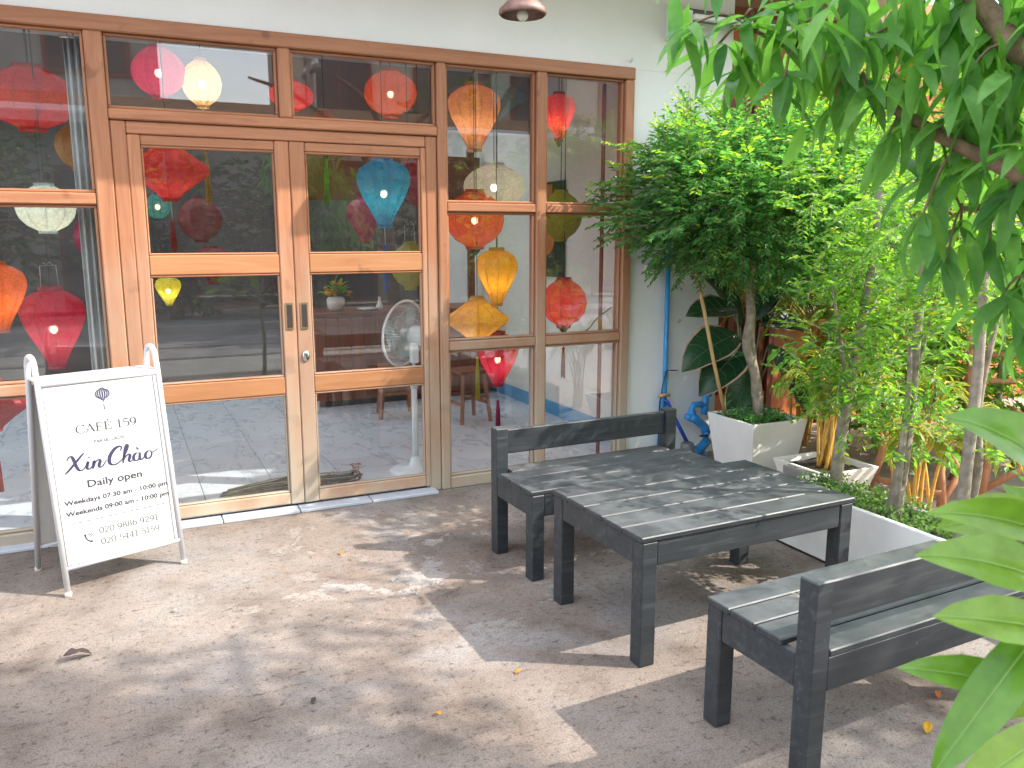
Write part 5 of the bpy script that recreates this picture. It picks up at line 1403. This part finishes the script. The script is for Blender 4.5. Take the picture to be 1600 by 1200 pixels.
# near plant at lower right with broad fresh leaves, each blade a part
fp = thing('broad_leaf_shrub', 'near shrub with broad bright green leaves at the lower right edge', 'shrub', (1.25, -4.0, -0.0))
op = Vector((1.25, -4.0, 0.0))
MB().tube([(0, 0, 0), (.02, .02, .5), (-.03, .03, 1.0), (-.02, .04, 1.25)], [.022, .019, .014, .010], 8).build('stem', 'stalk_green', fp, True)
FL = [((1.019, -3.93, 1.171), (0.892, -3.847, 1.275), .085, .95), ((1.065, -3.958, 1.089), (0.904, -3.836, 1.140), .065, .8), ((1.095, -3.889, 1.112), (0.952, -3.827, 1.112), .075, .6),
      ((0.999, -3.971, 1.060), (0.850, -3.869, 1.105), .075, .8), ((0.955, -4.013, 1.045), (0.817, -3.939, 1.066), .062, .3), ((0.953, -3.981, 0.956), (0.809, -3.903, 0.985), .050, .4),
      ((0.949, -3.986, 1.060), (0.765, -3.995, 0.925), .056, -.35), ((0.869, -4.047, 0.975), (0.735, -4.037, 0.925), .050, .15), ((1.094, -3.899, 0.952), (0.984, -3.914, 0.922), .07, .2), ((1.204, -3.831, 1.006), (1.127, -3.787, 1.141), .08, .6), ((1.1, -3.913, 0.948), (0.983, -3.935, 0.898), .07, .2)]
for i, (b, t, W, dr) in enumerate(FL):
    W *= 0.98; dr = dr * 1.25 + 0.1
    b = Vector(b); t = Vector(t); ax_ = t - b
    b2 = b - ax_ * 0.25
    L = (t - b2).length * 1.04
    d = ax_.normalized(); up = Vector((-0.25, -0.55, .8))
    nn_ = (up - d * up.dot(d)).normalized()
    d0 = d * math.cos(dr * .5) + nn_ * math.sin(dr * .5)
    lf = blade(MB(), b2 - op, d0, nn_, L, W, dr, 9, .07, .56).build('leaf', 'leaf_fore', fp, True)
    MB().tube([tuple(Vector(lf.data.vertices[q * 5 + 2].co) + Vector((-.0006, -.0012, .0018))) for q in range(10)], [.0015 * (1 - .085 * q) for q in range(10)], 5).build('midrib', 'rib_pale', lf, True)
    MB().tube([tuple(b2 - op), tuple((b2 - op) * .6 + Vector((-.02, .03, (b2 - op).z * .36))), (-.01, .03, (b2 - op).z * .86)], .0045, 5).build('leaf_stalk', 'stalk_green', lf, True)

# ------------------------------------------------------------------ neighbour's house and yard
nb = thing('neighbour_house', 'red brown shuttered house front beyond the potted tree', 'building', (3.74, 0.30, 0))
box('wall', (0.0, .10, 0), (7.0, .25, 3.3), 'terracotta', nb, 0)
for i in range(9): box('shutter_slat', (0.03 + .075 * i, .045 + .012 * (i % 2), .32), (0.098 + .075 * i, .085, 2.45), 'shutter', nb, .006)
box('shutter_frame', (-.02, .02, 0.0), (.028, .099, 2.5), 'shutter', nb, .004); box('shutter_frame', (.71, .02, 0.0), (.77, .099, 2.5), 'shutter', nb, .004)
box('sill_panel', (.03, .03, 0), (.708, .098, .315), 'terracotta', nb, .004)
for x in (1.35, 2.7, 4.1): box('pillar', (x, -.02, 0), (x + .16, .099, 3.0), 'terracotta', nb, .006)
for x0, x1 in ((.80, 1.32), (1.56, 2.66), (2.90, 4.06)):
    w_ = MB().box((x0 + .05, .07, .85), (x1 - .05, .098, 2.3), .004).build('window', 'shutter', nb)
    box('pane', (x0 + .10, .060, .92), (x1 - .10, .069, 2.22), 'house_dark', w_, 0)
    box('sill', (x0, .0, .80), (x1, .099, .845), 'terracotta', w_, .004)
box('roof', (-.1, -.15, 3.0), (7.2, .6, 3.12), 'metal_roof', nb, 0)
def rustic(label, x, y, rz, s=1.0, seat=True):
    r = random.Random(int(x * 100))
    t = thing('rustic_chair', label, 'chair', (x, y, .0), rz, 'rustic branch chairs in the yard')
    for sx in (-1, 1):
        for sy in (-1, 1):
            MB().tube([(sx * .24 * s, sy * .22 * s, 0), (sx * .19 * s, sy * .17 * s, .22 * s), (sx * .16 * s, sy * .15 * s, .44 * s)], [.028, .024, .022], 8).build('leg', 'rustic', t, True)
    MB().tube([(-.24 * s, -.2 * s, .05), (0, -.21 * s, .22 * s), (.2 * s, -.18 * s, .40 * s)], .02, 8).build('brace', 'rustic', t, True)
    MB().tube([(.24 * s, -.2 * s, .05), (0, -.19 * s, .20 * s), (-.2 * s, -.18 * s, .40 * s)], .018, 8).build('brace', 'rustic', t, True)
    MB().tube([(-.24 * s, .2 * s, .12), (-.23 * s, -.2 * s, .12)], .018, 8).build('stretcher', 'rustic', t, True)
    for k in range(6): MB().tube([(-.21 * s + .084 * s * k, -.22 * s, .46 * s), (-.21 * s + .084 * s * k, .22 * s, .465 * s)], .020, 7).build('seat_branch', 'rustic', t, True)
    if seat:
        for sx in (-1, 1): MB().tube([(sx * .19 * s, .20 * s, .44 * s), (sx * .20 * s, .25 * s, .90 * s)], .022, 8).build('back_post', 'rustic', t, True)
        for z in (.62, .78): MB().tube([(-.22 * s, .24 * s, z * s), (.22 * s, .24 * s, z * s + .01)], .018, 8).build('back_branch', 'rustic', t, True)
rustic('rustic chair of crooked orange branches on the sunlit paving, left one', 4.12, -1.36, R(15))
rustic('rustic chair of crooked orange branches on the sunlit paving, right one', 4.66, -1.52, R(-35))
for i, (c, rad, lb) in enumerate([((5.2, -.55, .9), (.6, .5, .9), 'yellow green bush in the neighbour yard beside the rustic chairs'), ((6.3, -1.1, 1.0), (.7, .6, 1.0), 'yellow green bush in the neighbour yard farther right'), ((4.7, -.25, 1.7), (.55, .35, .55), 'leafy bush climbing the orange timber wall'), ((7.0, -2.6, 1.1), (.8, .7, 1.1), 'bushy hedge plant at the far right end of the yard'), ((5.6, -.35, 2.1), (.9, .4, .9), 'tall leafy bush before the orange timber wall'), ((4.2, -.5, 2.0), (.55, .35, .55), 'leafy bush top rising behind the potted tree'), ((4.3, -.85, .75), (.35, .35, .55), 'sunlit bush on the paving behind the low white planter'), ((5.0, -1.15, .8), (.5, .4, .75), 'sunlit bush on the paving behind the rustic chairs'), ((5.7, -2.0, 1.0), (.6, .5, .95), 'sunlit bush filling the yard between the rustic chairs and the hedge')]):
    shrub('yard_bush', lb, (c[0], c[1], 0), [(.03, .012, (c[0], c[1], -.01), (c[0] + .03, c[1], c[2] * .6), (c[0], c[1], c[2] * 1.3))], [(c, rad, 1)], 420, .065, .032, 'leaf_trough', 'leaf_tip', 'bark', 60 + i, 10, 'bushes in the neighbour yard', .45, 'bush')

# ------------------------------------------------------------------ litter on the terrace
def fallen(label, x, y, L, W, mat, rz, curl=.8):
    m = blade(MB(), (-L / 2, 0, 0), (1, 0, .2), (0, 0, 1), L, W, curl, 6, .25, .5)
    z0 = min(p[2] for p in m.v)
    o = m.build('fallen_leaf', mat, None, True, (x, y, 0.002 - z0), (0, 0, rz))
    sm_ = o.modifiers.new('thickness', 'SOLIDIFY'); sm_.thickness = .0008
    tag(o, label, 'leaf', 'fallen leaves on the terrace')
fallen('dark curled dry leaf on the concrete in front of the pavement sign', -0.23, -1.38, .105, .045, 'dry_leaf', R(20), 1.1)
for x, y, lb, mt, s in ((0.86, -.80, 'orange fallen leaf in the open before the right sliding door', 'orange_leaf', .03), (0.81, -2.26, 'orange fallen leaf lying in front of the table shadow', 'orange_leaf', .032), (1.15, -2.14, 'orange fallen leaf beside the near left table leg', 'orange_leaf', .03),
        (1.73, -2.92, 'orange fallen leaf under the near bench beside its left back post', 'orange_leaf', .03), (2.34, -2.86, 'orange fallen leaf under the right half of the near bench', 'orange_leaf', .035), (2.14, -2.98, 'yellow green curled fallen leaf under the near bench', 'leaf_yellow', .05),
        (.47, -2.02, 'small dark scrap of leaf in the shaded foreground', 'dry_leaf', .03), (1.62, -.98, 'yellow fallen leaf by the back left leg of the far bench', 'leaf_yellow', .025), (0.10, -1.12, 'pale bit of leaf in front of the pavement sign right foot', 'straw', .03)):
    fallen(lb, x, y, s, s * .55, mt, rnd.uniform(0, 6), 1.2)

# ------------------------------------------------------------------ street side, seen in the panes
gt = thing('entrance_beam', 'tan wooden entrance beam with white trim over the pavement edge', 'beam', (1.0, -6.0, -0.02))
box('beam', (-5.2, -.06, 2.90), (4.7, .06, 3.03), 'beam_tan', gt, .006)
box('trim', (-5.2, -.07, 2.83), (4.7, .07, 2.899), 'beam_white', gt, .004)
for x in (-5.1, 4.55): box('post', (x, -.06, 0), (x + .12, .06, 2.829), 'beam_tan', gt, .006)
def house(label, x0, x1, y, h, mat, seed, floors=2, dep=6.0):
    r = random.Random(seed)
    t = thing('street_house', label, 'building', (x0, y, 0), 0, 'houses across the street')
    box('wall', (0, -dep, 0), (x1 - x0, 0, h), mat, t, 0)
    box('roof', (-.15, -dep - .2, h), (x1 - x0 + .15, .5, h + .14), 'metal_roof', t, 0)
    fh = h / floors
    n = max(2, int((x1 - x0) / 2.2)); w = (x1 - x0) / n
    for f in range(floors):
        for i in range(n):
            a = w * i + w * .2; b = w * i + w * .8
            z0 = f * fh + (.9 if f else .05); z1 = f * fh + fh * .78
            wd = MB().box((a, .002, z0), (b, .06, z1), .01).build('window' if f else 'shopfront', 'shutter', t)
            box('pane', (a + .08, .061, z0 + .08), ((a + b) / 2 - .03, .07, z1 - .08), 'house_dark', wd, 0)
            box('pane', ((a + b) / 2 + .03, .061, z0 + .08), (b - .08, .07, z1 - .08), 'house_dark', wd, 0)
        if f: box('balcony', (0, .003, f * fh - .08), (x1 - x0, .9, f * fh + .08), mat, t, 0)
house('grey two storey house across the street, left of the sky gap', -9.0, 1.02, -14.0, 7.2, 'house_grey', 1)
house('low rendered house closing the gap between the two taller houses', -.6, 6.0, -17.5, 4.1, 'house_grey', 3, 1, 2.0)
house('cream two storey house across the street, right of the sky gap', 3.40, 13.0, -14.0, 6.2, 'house_cream', 2, 2, 1.6)
pl = thing('utility_pole', 'concrete utility pole carrying cables across the street', 'pole', (3.58, -12.0, 0))
MB().tube([(0, 0, 0), (0, 0, 5.6)], [.11, .08], 12).build('pole_shaft', 'kerb', pl, True)
for z in (4.5, 5.0, 5.4):
    box('crossarm', (-.06, -.6, z), (.06, .6, z + .08), 'kerb', pl, .004)
    for y in (-.5, -.2, .2, .5): MB().lathe([(.03, 0), (.045, .03), (.03, .05), (.04, .08), (.02, .1)], 10, (0, y, z + .08)).build('insulator', 'white_china', pl, True)
r = random.Random(4)
for k in range(24):
    z = r.uniform(3.9, 5.5); y = -12 + r.uniform(-.5, .5); dz = r.uniform(-1.0, 1.0)
    pts = [(3.58 + 20 * t - 10 * (k % 2 == 0) * 2 * t if False else 3.58 + (-24 if k % 3 else 24) * t, y + r.uniform(-.02, .02), z + dz * t - 1.6 * t * (1 - t)) for t in [i / 14 for i in range(15)]]
    MB().tube(pts, .020, 4, False).build('cable', 'cable', pl, True)
for i, (x, y, h, rad, n, lb) in enumerate([(.9, -11.6, 1.6, (1.5, .8, 1.5), 900, 'dark leafy street tree opposite the left sliding door'), (3.0, -11.4, 1.7, (1.4, .8, 1.4), 800, 'street tree opposite the right sliding door'), (-2.2, -11.6, 1.8, (1.6, .9, 1.7), 800, 'street tree opposite the left window'), (6.0, -10.9, 2.4, (1.7, .9, 2.0), 900, 'large street tree opposite the right bays'), (8.8, -11.4, 2.2, (1.6, .9, 1.8), 700, 'street tree at the far right of the row')]):
    shrub('street_tree', lb, (x, y, 0), [(.12, .05, (x, y, -.01), (x + .05, y, h * .6), (x, y, h * 1.2))], [((x, y, h), rad, 1)], n, .16, .07, 'hedge', 'leaf_trough', 'bark_dark', 80 + i, 9, 'street trees across the road', .15)
bs = thing('billboard', 'white shop board with dark round letters across the street', 'sign', (9.9, -13.2, 0))
box('board', (-.9, -.03, 3.0), (.9, .03, 4.0), 'beam_white', bs, .01)
for x in (-.7, .7): MB().tube([(x, -.08, 0), (x, -.08, 3.9)], .05, 10).build('post', 'kerb', bs, True)
lt = MB()
for cx in (-.45, .0, .45): lt.tube([(cx + .16 * math.cos(R(a)), .033, 3.45 + .22 * math.sin(R(a))) for a in range(-60, 241, 15)], .03, 6)
lt.build('letters', 'print_dark', bs, True)
